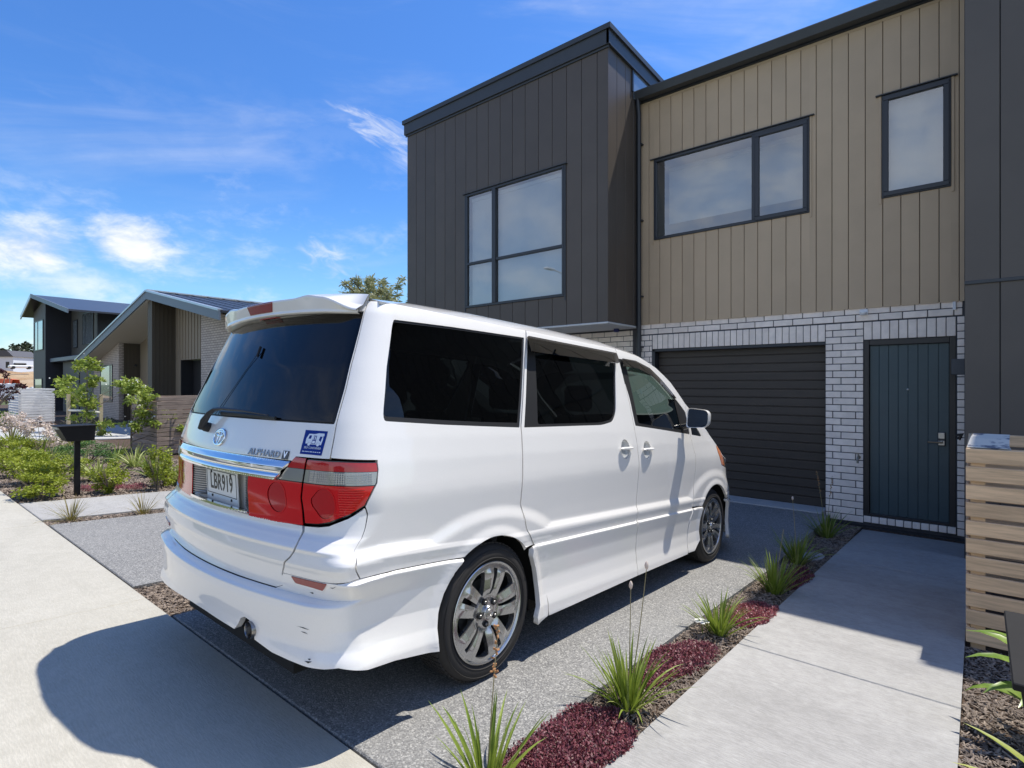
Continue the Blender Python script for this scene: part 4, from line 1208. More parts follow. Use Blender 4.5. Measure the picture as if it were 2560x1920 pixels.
# brick below the box wing (behind the van)
courses(-5.95, -4.24, 1.95, 2.52, YB, th_)
courses(-8.69, -5.96, -.1, 2.52, YB, th_, stuff=lambda z: True)
courses(-5.95, -4.24, -.1, 1.94, YB, th_, stuff=lambda z: True)
courses(-4.13, -3.905, -.1, 1.54, YB, th_, stuff=lambda z: True)
so = stuffb.build("brickwork", BRK, th_); so['kind'] = 'stuff'
mb = MB()   # mortar backing with the openings left free
for (a, b, z0, z1) in ((-8.70, -3.90, -.12, 2.57), (-3.90, -1.50, 2.17, 2.57), (-1.50, -1.08, -.12, 2.57), (-1.08, -.185, 2.17, 2.57), (-.185, .06, -.12, 2.57), (-1.08, -.185, -.12, -.005)):
    mb.box(a, b, YB + .009, YB + .22, z0, z1)
mb.build("mortar", MORT, th_)
MB().box(-8.70, .06, YB + .002, YB + .25, -.45, -.125).build("foundation", FOUND, th_)
# boards
def boards(x0, x1, pitch, zb, ztop_f, Yf, m, parent, wins=(), axis='x', phase=0.0, th=.022, sign=-1):
    """vertical boards along x at y=Yf (front face), or along y at x=Yf"""
    a = x0
    first = True
    while a < x1 - .004:
        b = min(a + pitch, x1)
        if b - a < .015: break
        zt = ztop_f((a + b) / 2)
        segs = [(zb, zt)]
        for (wa, wb, wz0, wz1) in wins:
            if b > wa + .002 and a < wb - .002:
                ns = []
                inside = a >= wa - .002 and b <= wb + .002
                for (s0, s1) in segs:
                    if inside or True:
                        if inside: ns += [(s0, wz0, a, b), (wz1, s1, a, b)]
                segs2 = []
                if inside: segs = [(s0, min(s1, wz0)) for s0, s1 in segs] + [(max(s0, wz1), s1) for s0, s1 in segs]
                else:      # straddles a jamb: split the board in an outer strip (full) and cut pieces
                    ia, ib = max(a, wa), min(b, wb); 
                    outs = [(a, wa)] if a < wa else []
                    if b > wb: outs.append((wb, b))
                    for (oa, ob) in outs:
                        if ob - oa > .006: put_board(oa, ob, zb, zt, Yf, m, parent, axis, th, sign, cut=(oa > a + .001, ob < b - .001))
                    put_board(ia, ib, zb, wz0, Yf, m, parent, axis, th, sign, cut=(ia > a + .001, ib < b - .001)); put_board(ia, ib, wz1, zt, Yf, m, parent, axis, th, sign, cut=(ia > a + .001, ib < b - .001))
                    segs = []
        for (s0, s1) in segs:
            if s1 - s0 > .02: put_board(a, b, s0, s1, Yf, m, parent, axis, th, sign)
        a = b
def put_board(a, b, z0, z1, Yf, m, parent, axis, th, sign, cut=(False, False)):
    if b - a < .006 or z1 - z0 < .01: return
    g = .0035; gl = 0 if cut[0] else g; gr = 0 if cut[1] else g; c = .003
    # profile (u along wall, v depth 0 = front face)
    pr = [(a + gl, th), (a + gl, c if gl else 0), (a + gl + (c if gl else 0), 0), (b - gr - (c if gr else 0), 0), (b - gr, c if gr else 0), (b - gr, th)]
    if axis == 'x': poly = [(u, Yf - sign * v) for u, v in pr]
    else: poly = [(Yf + sign * v, u) for u, v in pr]
    mb = MB(); mb.prism(poly, z0, z1, axis=2); mb.build("board", m, parent)
W1 = (-3.86, -1.68, 3.87, 5.12); W2 = (-.89, -.23, 3.88, 5.12); W3 = (-7.04, -4.90, 2.99, 5.03)
YT = 8.03
boards(-4.13, .06, .1806, 2.565, lambda x: 6.07, YT, TAN, th_, [W1, W2])
mb = MB(); 
for (a, b, z0, z1) in ((-4.13, .06, 2.6, W1[2]), (-4.13, W1[0], W1[2], W1[3]), (W1[1], W2[0], W1[2], W1[3]), (W2[1], .06, W1[2], W1[3]), (-4.13, .06, W1[3], 6.07)):
    mb.box(a, b, YT + .02, YT + .12, z0, z1)
mb.build("wall", mat('tan_groove', (.10, .08, .06), rough=.9), th_)
MB().box(-4.13, .06, YT - .006, YT + .002, 6.03, 6.062).build("trim", TAN, th_)
# box wing
YW = 7.08; XW0, XW1 = -8.69, -4.13
boards(XW0, XW1, .2735, 2.545, lambda x: 6.62, YW, DGR, th_, [W3])
boards(YW + .001, YB + .1, .262, 2.545, lambda x: 6.60, XW1 + .0, DGR, th_, axis='y', sign=-1)
mb = MB()
for (a, b, z0, z1) in ((XW0, XW1 - .03, 2.55, W3[2]), (XW0, W3[0], W3[2], W3[3]), (W3[1], XW1 - .03, W3[2], W3[3]), (XW0, XW1 - .03, W3[3], 6.62)):
    mb.box(a, b, YW + .02, YW + .12, z0, z1)
mb.box(XW0, XW0 + .1, YW + .12, 14, 2.55, 6.6); mb.box(XW1 - .12, XW1 - .024, YW + .12, 14, 2.55, 6.6)
mb.box(XW0 - .0, XW1 + .0, 13.9, 14, -.3, 6.6); mb.box(XW0, XW0 + .1, YB + .3, 14, -.3, 2.55)
mb.build("wall", BACK, th_)
MB().box(XW0 - .01, XW1 + .01, YW - .012, YB + .0, 2.515, 2.543, c=.004).build("soffit", mat('pale_soffit', (.60, .60, .58), rough=.7), th_)
# roof caps
mb = MB(); mb.box(XW0 - .05, XW1 + .045, YW - .045, YW + .02, 6.58, 6.80, c=.004); mb.build("fascia", DFA, th_)
mb = MB(); mb.prism([(YW - .045, 6.58), (9.6, 6.45), (9.6, 6.67), (YW - .045, 6.80)], XW1 + .0, XW1 + .043, axis=0); mb.build("fascia", DFA, th_)
mb = MB(); mb.prism([(YW - .07, 6.79), (9.7, 6.64), (9.7, 6.72), (YW - .07, 6.865)], XW0 - .08, XW1 + .075, axis=0); mb.build("roof", DFA, th_)
mb = MB(); mb.prism([(9.6, 6.67), (14, 6.45), (14, 6.3), (9.6, 6.5)], XW0, XW1, axis=0); mb.build("roof", DFA, th_)
MB().box(XW0 - .03, XW1 + .02, YW - .02, YW - .002, 6.545, 6.578).build("trim", DFA, th_)
cw = MB().box(XW1 + .004, XW1 + .022, 7.80, 7.84, 6.2, 6.56).box(XW1 + .004, XW1 + .022, 7.84, 9.5, 6.53, 6.56).build("clerestory_window", DCOL, th_)
MB().add([(XW1 + .012, 7.84, 6.1), (XW1 + .012, 9.5, 6.1), (XW1 + .012, 9.5, 6.53), (XW1 + .012, 7.84, 6.53)], [(0, 1, 2, 3)]).build("pane", mat('high_pane', (.16, .20, .26), rough=.05, coat=1.0), cw).matrix_parent_inverse = Matrix()
# tan roof edge
mb = MB(); mb.box(-4.13, .06, YT - .035, YT + .02, 6.064, 6.14); mb.build("fascia", DCOL, th_)
mb = MB(); prof = [(7.88, 6.09), (7.98, 6.085), (7.995, 6.10), (7.995, 6.20), (7.985, 6.20), (7.98, 6.11), (7.895, 6.11), (7.875, 6.205), (7.86, 6.215), (7.852, 6.20)]
mb.prism(prof, -4.26, .03, axis=0); mb.build("gutter", DFA, th_)
mb = MB(); mb.prism([(7.93, 6.19), (14, 6.75), (14, 6.60), (7.93, 6.15)], -4.12, .03, axis=0); mb.build("roof", DFA, th_)
mb = MB(); mb.tube([(-4.085, 7.92, 6.12), (-4.085, 7.93, 6.0), (-4.085, 7.955, 5.88), (-4.085, 7.955, .05)], .037, 14); mb.build("downpipe", DCOL, th_, smooth=True)
for z in (5.4, 4.2, 3.0, 2.2): MB().box(-4.135, -4.035, 7.945, 8.03, z, z + .022, c=.003).build("pipe_clip", DCOL, th_)
mb = MB(); mb.box(-8.6, .05, 13.9, 14.0, -.3, 6.4); mb.build("wall", BACK, th_)
# windows
def window(W_, Yf, parts, parent, name="window", blind=None, deep=.6, room=ROOM):
    x0, x1, z0, z1 = W_
    fr = MB(); t = .042
    for (a, b, c_, d) in ((x0, x1, z1 - t, z1), (x0, x1, z0, z0 + t), (x0, x0 + t, z0 + t, z1 - t), (x1 - t, x1, z0 + t, z1 - t)): fr.box(a, b, Yf - .018, Yf + .05, c_, d, c=.004)
    w = fr.build(name, DCOL, parent)
    
    WM[w.name] = Matrix()
    fx = MB(); fx.box(x0 - .06, x1 + .06, Yf - .04, Yf + .0, z1 + .002, z1 + .016, c=.003); o = fx.build("flashing", DFA, w); o.matrix_parent_inverse = Matrix()
    for xx in (x0 - .028, x1 + .006): o = MB().box(xx, xx + .022, Yf - .012, Yf + .0, z0 - .06, z1).build("jamb_trim", DFA if parent is not th_ or Yf < 7.5 else TAN, w); o.matrix_parent_inverse = Matrix()
    for p in parts:
        k = p[0]
        if k == 'bar': o = MB().box(p[1], p[2], Yf - p[5], Yf + .045, p[3], p[4], c=.003).build("mullion", DCOL, w)
        if k == 'sash':
            a, b, c_, d, proud = p[1:]; s_ = MB(); q = .055
            for (e, f_, g_, h_) in ((a, b, d - q, d), (a, b, c_, c_ + q), (a, a + q, c_ + q, d - q), (b - q, b, c_ + q, d - q)): s_.box(e, f_, Yf - .018 - proud, Yf + .03 - proud, g_, h_, c=.004)
            s_.build("sash", DCOL, w)
        if k == 'pane':
            a, b, c_, d, yy = p[1:]
            mb_ = MB(); mb_.add([(a, yy, c_), (b, yy, c_), (b, yy, d), (a, yy, d)], [(0, 1, 2, 3)]); mb_.build("pane", WGL, w)
        if k == 'blind':
            a, b, c_, d, yy = p[1:]
            MB().box(a, b, yy, yy + .003, c_, d).build("blind", BLND, w); MB().box(a, b, yy - .02, yy + .02, d - .03, d + .04, c=.01).build("blind_roll", BLND, w)
    rm = MB(); D = deep; e = .1
    X0, X1, Z0, Z1 = x0 - e, x1 + e, z0 - e, z1 + e
    Vv = [(X0, Yf + .13, Z0), (X1, Yf + .13, Z0), (X1, Yf + .13, Z1), (X0, Yf + .13, Z1), (X0, Yf + D, Z0), (X1, Yf + D, Z0), (X1, Yf + D, Z1), (X0, Yf + D, Z1)]
    rm.add(Vv, [(4, 5, 6, 7), (0, 1, 5, 4), (2, 3, 7, 6), (1, 2, 6, 5), (0, 3, 7, 4)])
    rm.box(x0 - .01, x0, Yf + .02, Yf + .14, z0, z1); rm.box(x1, x1 + .01, Yf + .02, Yf + .14, z0, z1); rm.box(x0, x1, Yf + .02, Yf + .14, z1, z1 + .01); rm.box(x0, x1, Yf + .02, Yf + .14, z0 - .01, z0)
    rm.build("room", room, w)
    for c_ in w.children: c_.matrix_parent_inverse = Matrix()
    return w
window(W1, YT, [('bar', -2.40, -2.355, 3.90, 5.09, .018), ('sash', -2.355, -1.70, 3.885, 5.09, .012), ('pane', -3.83, -2.39, 3.90, 5.09, YT + .012), ('pane', -2.31, -1.74, 3.93, 5.05, YT - .004),
       ('blind', -3.8, -1.72, 4.2, 5.06, YT + .42)], th_, deep=2.2)
window(W2, YT, [('sash', -.875, -.245, 3.895, 5.105, .014), ('pane', -.83, -.29, 3.94, 5.06, YT - .004), ('blind', -.86, -.26, 3.90, 5.08, YT + .10)], th_, deep=1.2)
window(W3, YW, [('bar', -6.395, -6.315, 3.03, 4.99, .032), ('bar', -7.0, -4.94, 3.755, 3.80, .018), ('pane', -7.0, -6.39, 3.03, 4.99, YW + .012), ('pane', -6.32, -4.94, 3.03, 4.99, YW + .012),
       ('blind', -6.98, -4.96, 3.06, 4.93, YW + .10)], th_, deep=1.2)
# garage door
gx0, gx1 = -3.90, -1.50
gdr = MB().box(gx0, gx1, YB + .155, YB + .19, .0, 2.17).build("garage_door", GDOOR, th_)

WM[gdr.name] = Matrix()
n = 18; p = 2.145 / n
for i in range(n):
    z0 = .012 + i * p; c = .006
    mb = MB(); mb.prism([(YB + .155, z0 + .003), (YB + .140, z0 + .003 + c), (YB + .140, z0 + p - .003 - c), (YB + .155, z0 + p - .003)], gx0 + .045, gx1 - .012, axis=0)
    o = mb.build("door_panel", GDOOR, gdr); o.matrix_parent_inverse = Matrix()
mb = MB()
for (a, b, z0, z1) in ((gx0, gx0 + .04, .0, 2.17), (gx0, gx1, 2.135, 2.172)): mb.box(a, b, YB + .004, YB + .16, z0, z1, c=.003)
mb.build("garage_frame", DCOL, th_)
# front door
dx0, dx1 = -1.08, -.185
fr = MB()
for (a, b, z0, z1) in ((dx0 + .002, dx0 + .058, .0, 2.17), (dx1 - .060, dx1 - .002, .0, 2.17), (dx0 + .058, dx1 - .06, 2.105, 2.17), (dx0 + .058, dx1 - .06, .0, .035)): fr.box(a, b, YB + .006, YB + .10, z0, z1, c=.004)
fr.build("door_frame", mat('bronze_frame', (.030, .027, .026), rough=.4), th_)
fd = MB().box(dx0 + .06, dx1 - .062, YB + .050, YB + .09, .035, 2.103).build("front_door", TEAL, th_)
WM[fd.name] = Matrix()
n = 8; a0, a1 = dx0 + .062, dx1 - .064; p = (a1 - a0) / n
for i in range(n):
    c = .003; x0 = a0 + i * p; mb = MB()
    mb.prism([(x0 + .0015, YB + .05), (x0 + .0015, YB + .043), (x0 + .0015 + c, YB + .040), (x0 + p - .0015 - c, YB + .040), (x0 + p - .0015, YB + .043), (x0 + p - .0015, YB + .05)], .037, 2.100, axis=2)
    o = mb.build("door_board", TEAL, fd); o.matrix_parent_inverse = Matrix()
STEEL = mat('brushed_steel', (.42, .42, .42), rough=.3, metal=.9)
hx = -.318
o = MB().box(hx - .036, hx + .036, YB + .018, YB + .040, .915, 1.075, c=.006).build("lock_plate", DCOL, fd); o.matrix_parent_inverse = Matrix()
o = MB().box(hx - .029, hx + .029, YB + .014, YB + .019, 1.00, 1.068, c=.002).box(hx - .029, hx + .029, YB + .014, YB + .019, .922, .975, c=.002).build("lock_face", STEEL, fd); o.matrix_parent_inverse = Matrix()
mb = MB(); mb.tube([(hx, YB + .02, .958), (hx, YB - .025, .958)], .011, 10); mb.box(hx - .128, hx + .014, YB - .034, YB - .020, .947, .969, c=.004); o = mb.build("door_handle", TRIM, fd); o.matrix_parent_inverse = Matrix()
mb = MB(); mb.lathe([(.012, 0), (.012, .006), (.006, .009)], 14, Matrix.Translation((-.635, YB + .040, 1.565)) @ Euler((D2R(90), 0, 0)).to_matrix().to_4x4()); o = mb.build("peephole", STEEL, fd); o.matrix_parent_inverse = Matrix()
# lamp, sensor, tap on the brick
WPL = mat('white_plastic', (.75, .76, .78), rough=.35, coat=.3)
M = Matrix.Translation((-1.075, YB - .0, 2.495))
ls = MB().box(-.045, .045, -.022, .0, -.01, .06, c=.006, T=M).build("wall_sensor", WPL, th_)
mb = MB(); mb.lathe([(.036, 0), (.036, .012), (.030, .028), (.016, .038), (0, .042)], 18, Matrix.Translation((-1.075, YB - .045, 2.515)) @ Euler((D2R(180), 0, 0)).to_matrix().to_4x4()); mb.build("sensor_dome", WPL, th_, smooth=True)
MB().box(-.215, -.185, YB - .02, YB, 2.47, 2.565, c=.004).build("cable_cover", WPL, th_)
mb = MB(); mb.lathe([(.022, 0), (.022, .004)], 14, Matrix.Translation((-1.13, YB - .001, .72)) @ Euler((D2R(90), 0, 0)).to_matrix().to_4x4())
mb.tube([(-1.13, YB, .72), (-1.13, YB - .08, .72), (-1.13, YB - .095, .69), (-1.13, YB - .095, .655)], .012, 8)
mb.tube([(-1.13, YB - .05, .72), (-1.13, YB - .05, .765)], .008, 8); mb.tube([(-1.16, YB - .05, .768), (-1.10, YB - .05, .768)], .006, 6)
mb.build("garden_tap", mat('brass', (.30, .27, .22), rough=.4, metal=.8), th_)
mb = MB(); M = Matrix.Translation((-4.42, YB - .2, 2.51)); mb.box(-.04, .04, -.03, .03, -.05, .004, c=.01, T=M); mb.build("soffit_camera", mat('navy_plastic', (.01, .015, .12), rough=.3), th_)

# ------------------------------------------------------------------ right neighbour (mirror of the box wing, down to the ground)
rn = empty("neighbouring_townhouse", (.0, 7.1, 0), None, "charcoal boarded house rising behind the wooden slat bin store", "house")
DG2 = mat('slate_board', (.108, .092, .078), rough=.5, var=.05, vscale=1.4, rnd=.03, bump=.08, bscale=300, bdist=.002, objrnd=True)
XR = -.10
boards(XR, 5.0, .2665, 2.64, lambda x: 6.6, 7.08, DG2, rn)
boards(XR, 5.0, .2665, -.12, lambda x: 2.615, 7.085, DG2, rn)
MB().box(XR, 5.0, 7.068, 7.082, 2.612, 2.645, c=.003).build("lap_flashing", DFA, rn)
mb = MB(); mb.box(XR + .0, 5.0, 7.105, 7.2, -.3, 6.6); mb.box(XR + .012, XR + .1, 7.2, 14, -.3, 6.6); mb.box(4.9, 5, 7.2, 14, -.3, 6.6); mb.build("wall", BACK, rn)
mb = MB(); mb.prism([(7.06, 6.79), (14, 6.5), (14, 6.6), (7.06, 6.865)], XR - .05, 5.1, axis=0); mb.box(XR - .02, 5.05, 7.035, 7.10, 6.58, 6.80); mb.build("roof", DFA, rn)
mb = MB(); mb.box(.92, 5.1, 6.78, 7.02, 6.76, 6.90); mb.build("eave", DFA, rn)
mb = MB(); mb.box(XR - .115, XR + .02, 7.60, 7.72, 1.73, 1.90, c=.006); mb.build("meter_box", mat('slate_plastic', (.06, .068, .08), rough=.45), rn)
mb = MB(); mb.tube([(XR - .07, 7.3, 1.10), (XR - .02, 7.3, 1.12), (XR - .05, 7.3, 1.06)], .018, 6); mb.build("pipe_stub", BLACK, rn)
# ------------------------------------------------------------------ wooden slat bin stores
WOOD = mat('treated_pine', (.68, .48, .29), rough=.8, var=.17, vscale=3.0, stretch=(1.2, 7, 16), rnd=.14, bump=.35, bscale=40, bdist=.003, objrnd=True)
WGR = mat('weathered_pine', (.30, .235, .19), rough=.85, var=.25, vscale=3.0, stretch=(1.2, 1.2, 14), rnd=.16, bump=.3, bscale=40, bdist=.003, objrnd=True)
WWH = mat('silvered_pine', (.78, .78, .76), rough=.85, var=.08, vscale=3.0, rnd=.05, objrnd=True)
def bin_store(x0, x1, y0, y1, zb, zt, n, m, label, slat_frac=.84, depth=.02):
    e = empty("bin_store", (x0, y0, zb), None, label, "bin store", "wooden slat bin stores beside the front paths")
    p = (zt - zb) / n; h = p * slat_frac
    mx = {}
    for side in range(4):
        for i in range(n):
            z0 = zb + .015 + i * p + random.uniform(-.002, .002); j = random.uniform(-.002, .002)
            mb = MB()
            if side == 0: mb.box(x0 - .0, x1 + .0, y0 + j, y0 + depth + j, z0, z0 + h, c=.003)
            if side == 1: mb.box(x0, x1, y1 - depth + j, y1 + j, z0, z0 + h, c=.003)
            if side == 2: mb.box(x0 + .001 + j, x0 + depth + j, y0 + depth + .003, y1 - depth - .003, z0, z0 + h, c=.003)
            if side == 3: mb.box(x1 - depth + j, x1 - .001 + j, y0 + depth + .003, y1 - depth - .003, z0, z0 + h, c=.003)
            mb.build("slat", m, e)
    for (px, py) in ((x0 + depth + .002, y0 + depth + .003), (x1 - depth - .072, y0 + depth + .003), (x0 + depth + .002, y1 - depth - .073), (x1 - depth - .072, y1 - depth - .073)):
        MB().box(px, px + .07, py, py + .07, zb - .05, zt - .015, c=.003).build("post", m, e)
    return e
bin_store(-.055, 1.75, 4.39, 5.74, .035, 1.24, 11, WOOD, "tall pale new pine slat bin store right of the front path", .81)
bin_store(-15.85, -14.10, 4.36, 6.3, .02, 1.33, 13, WGR, "weathered grey brown slat bin store behind the staked white flowering tree", .86)
bin_store(-32.3, -29.95, 4.28, 5.45, .03, 1.45, 13, WWH, "pale silver grey slat bin store in front of the dark two storey house", .74)
# newspaper draped on the corner of the near bin store
PAP = node_mat('newspaper', lambda G, v: (G.mix(G.sst(G.noise(scaled(G, v, (9, 14, 30)), 1.0, 3, .6), .50, .60), (.60, .57, .50), (.16, .17, .20)),), .8)
mb = MB()
for k in range(3):
    zz = 1.226 + .004 * k; mb.box(-.045 + .004 * k, .155, 4.46, 4.80, zz, zz + .003)
n = 7; V = []
prof = [(4.46, 1.229), (4.43, 1.250), (4.415, 1.262)]
V = [(-.05, 4.44, 1.240), (.145, 4.44, 1.240), (-.035, 4.55, 1.290), (.150, 4.55, 1.290), (-.02, 4.66, 1.312), (.155, 4.66, 1.312)]
V += [(x, y + .003, z - .004) for x, y, z in V]
mb.add(V, [(0, 1, 3, 2), (2, 3, 5, 4), (7, 6, 8, 9), (9, 8, 10, 11), (0, 2, 8, 6), (1, 7, 9, 3), (2, 4, 10, 8), (3, 9, 11, 5), (0, 6, 7, 1), (4, 5, 11, 10)])
tag(mb.build("newspaper", PAP), "folded newspapers lying on the corner of the new pine bin store", "newspaper")
# bin lids seen between the slats
for (x, y, z, c, nm, lb) in ((-15.3, 4.75, 1.04, (.65, .40, .03), "yellow", "yellow lidded recycling bin standing inside the weathered slat bin store"), (-14.5, 5.4, 1.07, (.60, .03, .02), "red", "red lidded rubbish bin standing inside the weathered slat bin store")):
    e = empty("wheelie_bin", (x, y, .02), None, lb, "bin", "wheelie bins inside the slat store")
    mb = MB(); mb.prism([(x - .22, .03), (x + .22, .03), (x + .28, z - .05), (x - .28, z - .05)], y - .28, y + .28, axis=1); mb.build("bin_body", mat('bin_green', (.01, .03, .015), rough=.5), e)
    MB().box(x - .30, x + .30, y - .32, y + .34, z - .05, z + .02, c=.02).build("bin_lid", mat(nm + '_lid', c, rough=.4), e)

# ------------------------------------------------------------------ letterboxes
MBX = mat('black_powder_coat', (.007, .007, .008), rough=.6, spec=.25, var=.2, vscale=6, bump=.1, bscale=250, bdist=.001)
def letterbox(x, y, zb, label, dirty=False):
    e = empty("letterbox", (x + .18, y + .18, zb), None, label, "letterbox", "black letterboxes on posts")
    zt = zb + .92; w = .36; d = .385
    mb = MB()
    a = .09
    V = [(x, y, zt - .012), (x + w, y, zt - .012), (x + w, y + d, zt - .012), (x, y + d, zt - .012), (x + .02, y + a, zt - .20), (x + w - .02, y + a, zt - .20), (x + w - .02, y + d - .01, zt - .20), (x + .02, y + d - .01, zt - .20)]
    mb.add(V, [(3, 2, 1, 0), (4, 5, 6, 7), (0, 1, 5, 4), (1, 2, 6, 5), (2, 3, 7, 6), (3, 0, 4, 7)]); mb.build("box", MBX, e)
    MB().box(x - .012, x + w + .012, y - .022, y + d + .01, zt - .010, zt + .004, c=.002).build("lid", MBX, e)
    mb = MB(); mb.box(x + .03, x + w - .03, y - .008, y + .02, zt - .040, zt - .014, c=.001); mb.build("mail_slot", mat('pale_slot', (.40, .40, .38), rough=.4, metal=.5), e)
    MB().box(x + w / 2 - .03, x + w / 2 + .03, y + d / 2 + .0, y + d / 2 + .06, zb - .06, zt - .20, c=.003).build("post", MBX, e)
letterbox(-9.24, 1.655, .17, "black metal letterbox on a post among the shrubs on the left")
letterbox(.060, 1.36, .17, "large black letterbox cut off by the right edge of the picture")

# ------------------------------------------------------------------ houses further along the street
def brickf(c1_, c2_, mc):
    def f(G, v):
        b = G.new('ShaderNodeTexBrick'); sw = G.new('ShaderNodeSeparateXYZ'); G.put(sw.inputs[0], v)
        cb = G.new('ShaderNodeCombineXYZ'); G.put(cb.inputs[0], G.m('ADD', sw.outputs[0], sw.outputs[1])); G.put(cb.inputs[1], sw.outputs[2]); G.put(b.inputs['Vector'], cb.outputs[0])
        b.inputs['Color1'].default_value = (*c1_, 1); b.inputs['Color2'].default_value = (*c2_, 1); b.inputs['Mortar'].default_value = (*mc, 1)
        b.inputs['Scale'].default_value = 1; b.inputs['Mortar Size'].default_value = .011; b.inputs['Brick Width'].default_value = .24; b.inputs['Row Height'].default_value = .086
        return b.outputs[0], b.outputs[1], -.6, .01
    return f
FBR = node_mat('pale_brickwork', brickf((.56, .49, .42), (.46, .40, .35), (.22, .19, .17)), .9)
OLV = mat('olive_brown_board', (.085, .068, .045), rough=.6, rnd=.05); KHK = mat('khaki_board', (.27, .22, .155), rough=.6, rnd=.03)
CRM = mat('cream_soffit', (.55, .52, .44), rough=.8); STL = mat('slate_blue_fascia', (.13, .155, .19), rough=.45)
RFM = mat('dark_longrun_roof', (.050, .052, .062), rough=.34, metal=.25); RFL = mat('ridge_flashing', (.50, .52, .54), rough=.3, metal=.6)
G2 = mat('grey_brown_board', (.10, .095, .085), rough=.6); NVY = mat('dark_navy_board', (.028, .030, .038), rough=.6); BLKD = mat('near_black_panel', (.018, .018, .02), rough=.5)
def wallq(mb, x0, x1, Y, zb, zf, n=1, th=.2):
    mb.prism([(x0, zb), (x1, zb), (x1, zf(x1)), (x0, zf(x0))], Y, Y + th, axis=1)
def simple_window(x0, x1, z0, z1, Y, par, mull=()):
    w = MB(); t = .05
    for (a, b, c, d) in ((x0, x1, z1 - t, z1), (x0, x1, z0, z0 + t), (x0, x0 + t, z0 + t, z1 - t), (x1 - t, x1, z0 + t, z1 - t)): w.box(a, b, Y - .03, Y + .01, c, d)
    for m_ in mull: w.box(m_ - .03, m_ + .03, Y - .03, Y + .01, z0 + t, z1 - t)
    f = w.build("window", DCOL, par)
    MB().add([(x0 + t, Y - .012, z0 + t), (x1 - t, Y - .012, z0 + t), (x1 - t, Y - .012, z1 - t), (x0 + t, Y - .012, z1 - t)], [(0, 1, 2, 3)]).build("pane", mat('far_pane', (.22, .26, .29), rough=.06, coat=1.0), f).matrix_parent_inverse = Matrix()
    return f
h1 = empty("gabled_house", (-26, 8.2, -.15), None, "single storey pale brick gabled house with cream soffit and olive boards", "house")
zl = lambda x: 5.25 + (x + 25.5) * (2.20 / 9.9) - .12
zr_ = lambda x: 5.25 - (x + 25.5) * (1.35 / 6.9) - .12
mb = MB(); wallq(mb, -36.1, -31.78, 8.2, -.3, zl); mb.build("brick_wall", FBR, h1)
simple_window(-34.8, -32.75, .75, 2.6, 8.19, h1, mull=(-33.1,))
mb = MB(); mb.prism([(8.401, -.3), (9.1, -.3), (9.1, zl(-31.8)), (8.401, zl(-31.8))], -31.86, -31.80, axis=0); mb.build("side_wall", OLV, h1)
for k in range(5): MB().box(-31.797, -31.775, 8.33 + k * .16, 8.345 + k * .16, -.2, zl(-31.8)).build("batten", OLV, h1)
mb = MB(); wallq(mb, -31.79, -25.9, 9.1, -.3, zl); mb.build("entry_wall", KHK, h1)
MB().box(-28.9, -27.9, 9.06, 9.10, -.1, 2.1).build("front_door", BLKD, h1)
mb = MB(); mb.prism([(-25.80, -.3), (-25.30, -.3), (-25.30, zr_(-25.3)), (-25.5, 5.1), (-25.80, zl(-25.8))], 7.65, 8.5, axis=1); mb.build("wing_wall", OLV, h1)
mb = MB(); mb.tube([(-25.86, 7.72, -.1), (-25.86, 7.72, 4.95)], .05, 8); mb.build("downpipe", STL, h1)
for k in range(6): MB().box(-25.297, -25.275, 7.74 + k * .15, 7.752 + k * .15, -.2, 5.0).build("batten", OLV, h1)
mb = MB()
mb.prism([(-25.29, -.3), (-24.75, -.3), (-24.75, 2.6), (-22.0, 2.6), (-22.0, -.3), (-21.9, -.3), (-21.9, zr_(-21.9)), (-25.29, zr_(-25.29))], 8.5, 8.7, axis=1); mb.build("garage_wall", KHK, h1)
for k in range(11): MB().box(-25.1 + k * .3, -25.085 + k * .3, 8.478, 8.50, 2.62, zr_(-25.1 + k * .3)).build("batten", KHK, h1)
MB().box(-24.75, -22.0, 8.95, 9.0, -.1, 2.6).box(-24.75, -24.70, 8.51, 8.95, -.1, 2.6).box(-22.05, -22.0, 8.51, 8.95, -.1, 2.6).build("garage_door", BLKD, h1)
mb = MB(); wallq(mb, -21.88, -18.95, 8.2, -.3, zr_); mb.prism([(8.4, -.3), (18, -.3), (18, zr_(-19)), (8.4, zr_(-19))], -19.1, -18.96, axis=0); mb.build("brick_wall", FBR, h1)
zel, zer = 5.36 - 11.1 * (2.2 / 9.9), 5.36 - 6.9 * (1.35 / 6.9)
mb = MB(); mb.prism([(-36.6, zel), (-25.5, 5.36), (-25.5, 5.28), (-36.6, zel - .08)], 7.55, 18, axis=1); mb.build("roof", RFM, h1)
mb = MB(); mb.prism([(-25.5, 5.36), (-18.6, zer), (-18.6, zer - .08), (-25.5, 5.28)], 7.55, 18, axis=1); mb.build("roof", RFM, h1)
mb = MB()
for k in range(16):
    yk = 7.9 + k * .62
    mb.prism([(-25.4, 5.36), (-18.6, zer + .02), (-18.6, zer + .045), (-25.4, 5.385)], yk, yk + .07, axis=1)
o = mb.build("roof_rib", RFM, h1); o['kind'] = 'stuff'
for (xa, za, xb, zb_) in ((-36.6, zel, -25.5, 5.37), (-25.5, 5.37, -18.6, zer)):
    mb = MB(); mb.prism([(xa, za - .33), (xb, zb_ - .33), (xb, zb_ - .02), (xa, za - .02)], 7.50, 7.56, axis=1); mb.build("barge_board", STL, h1)
    mb = MB(); mb.prism([(xa, za - .03), (xb, zb_ - .03), (xb, zb_ + .04), (xa, za + .04)], 7.46, 7.62, axis=1); mb.build("barge_flashing", RFL, h1)
mb = MB(); mb.prism([(-36.55, zel - .34), (-25.6, 5.0), (-25.6, 5.04), (-36.55, zel - .30)], 7.57, 9.1, axis=1); mb.build("soffit", CRM, h1)
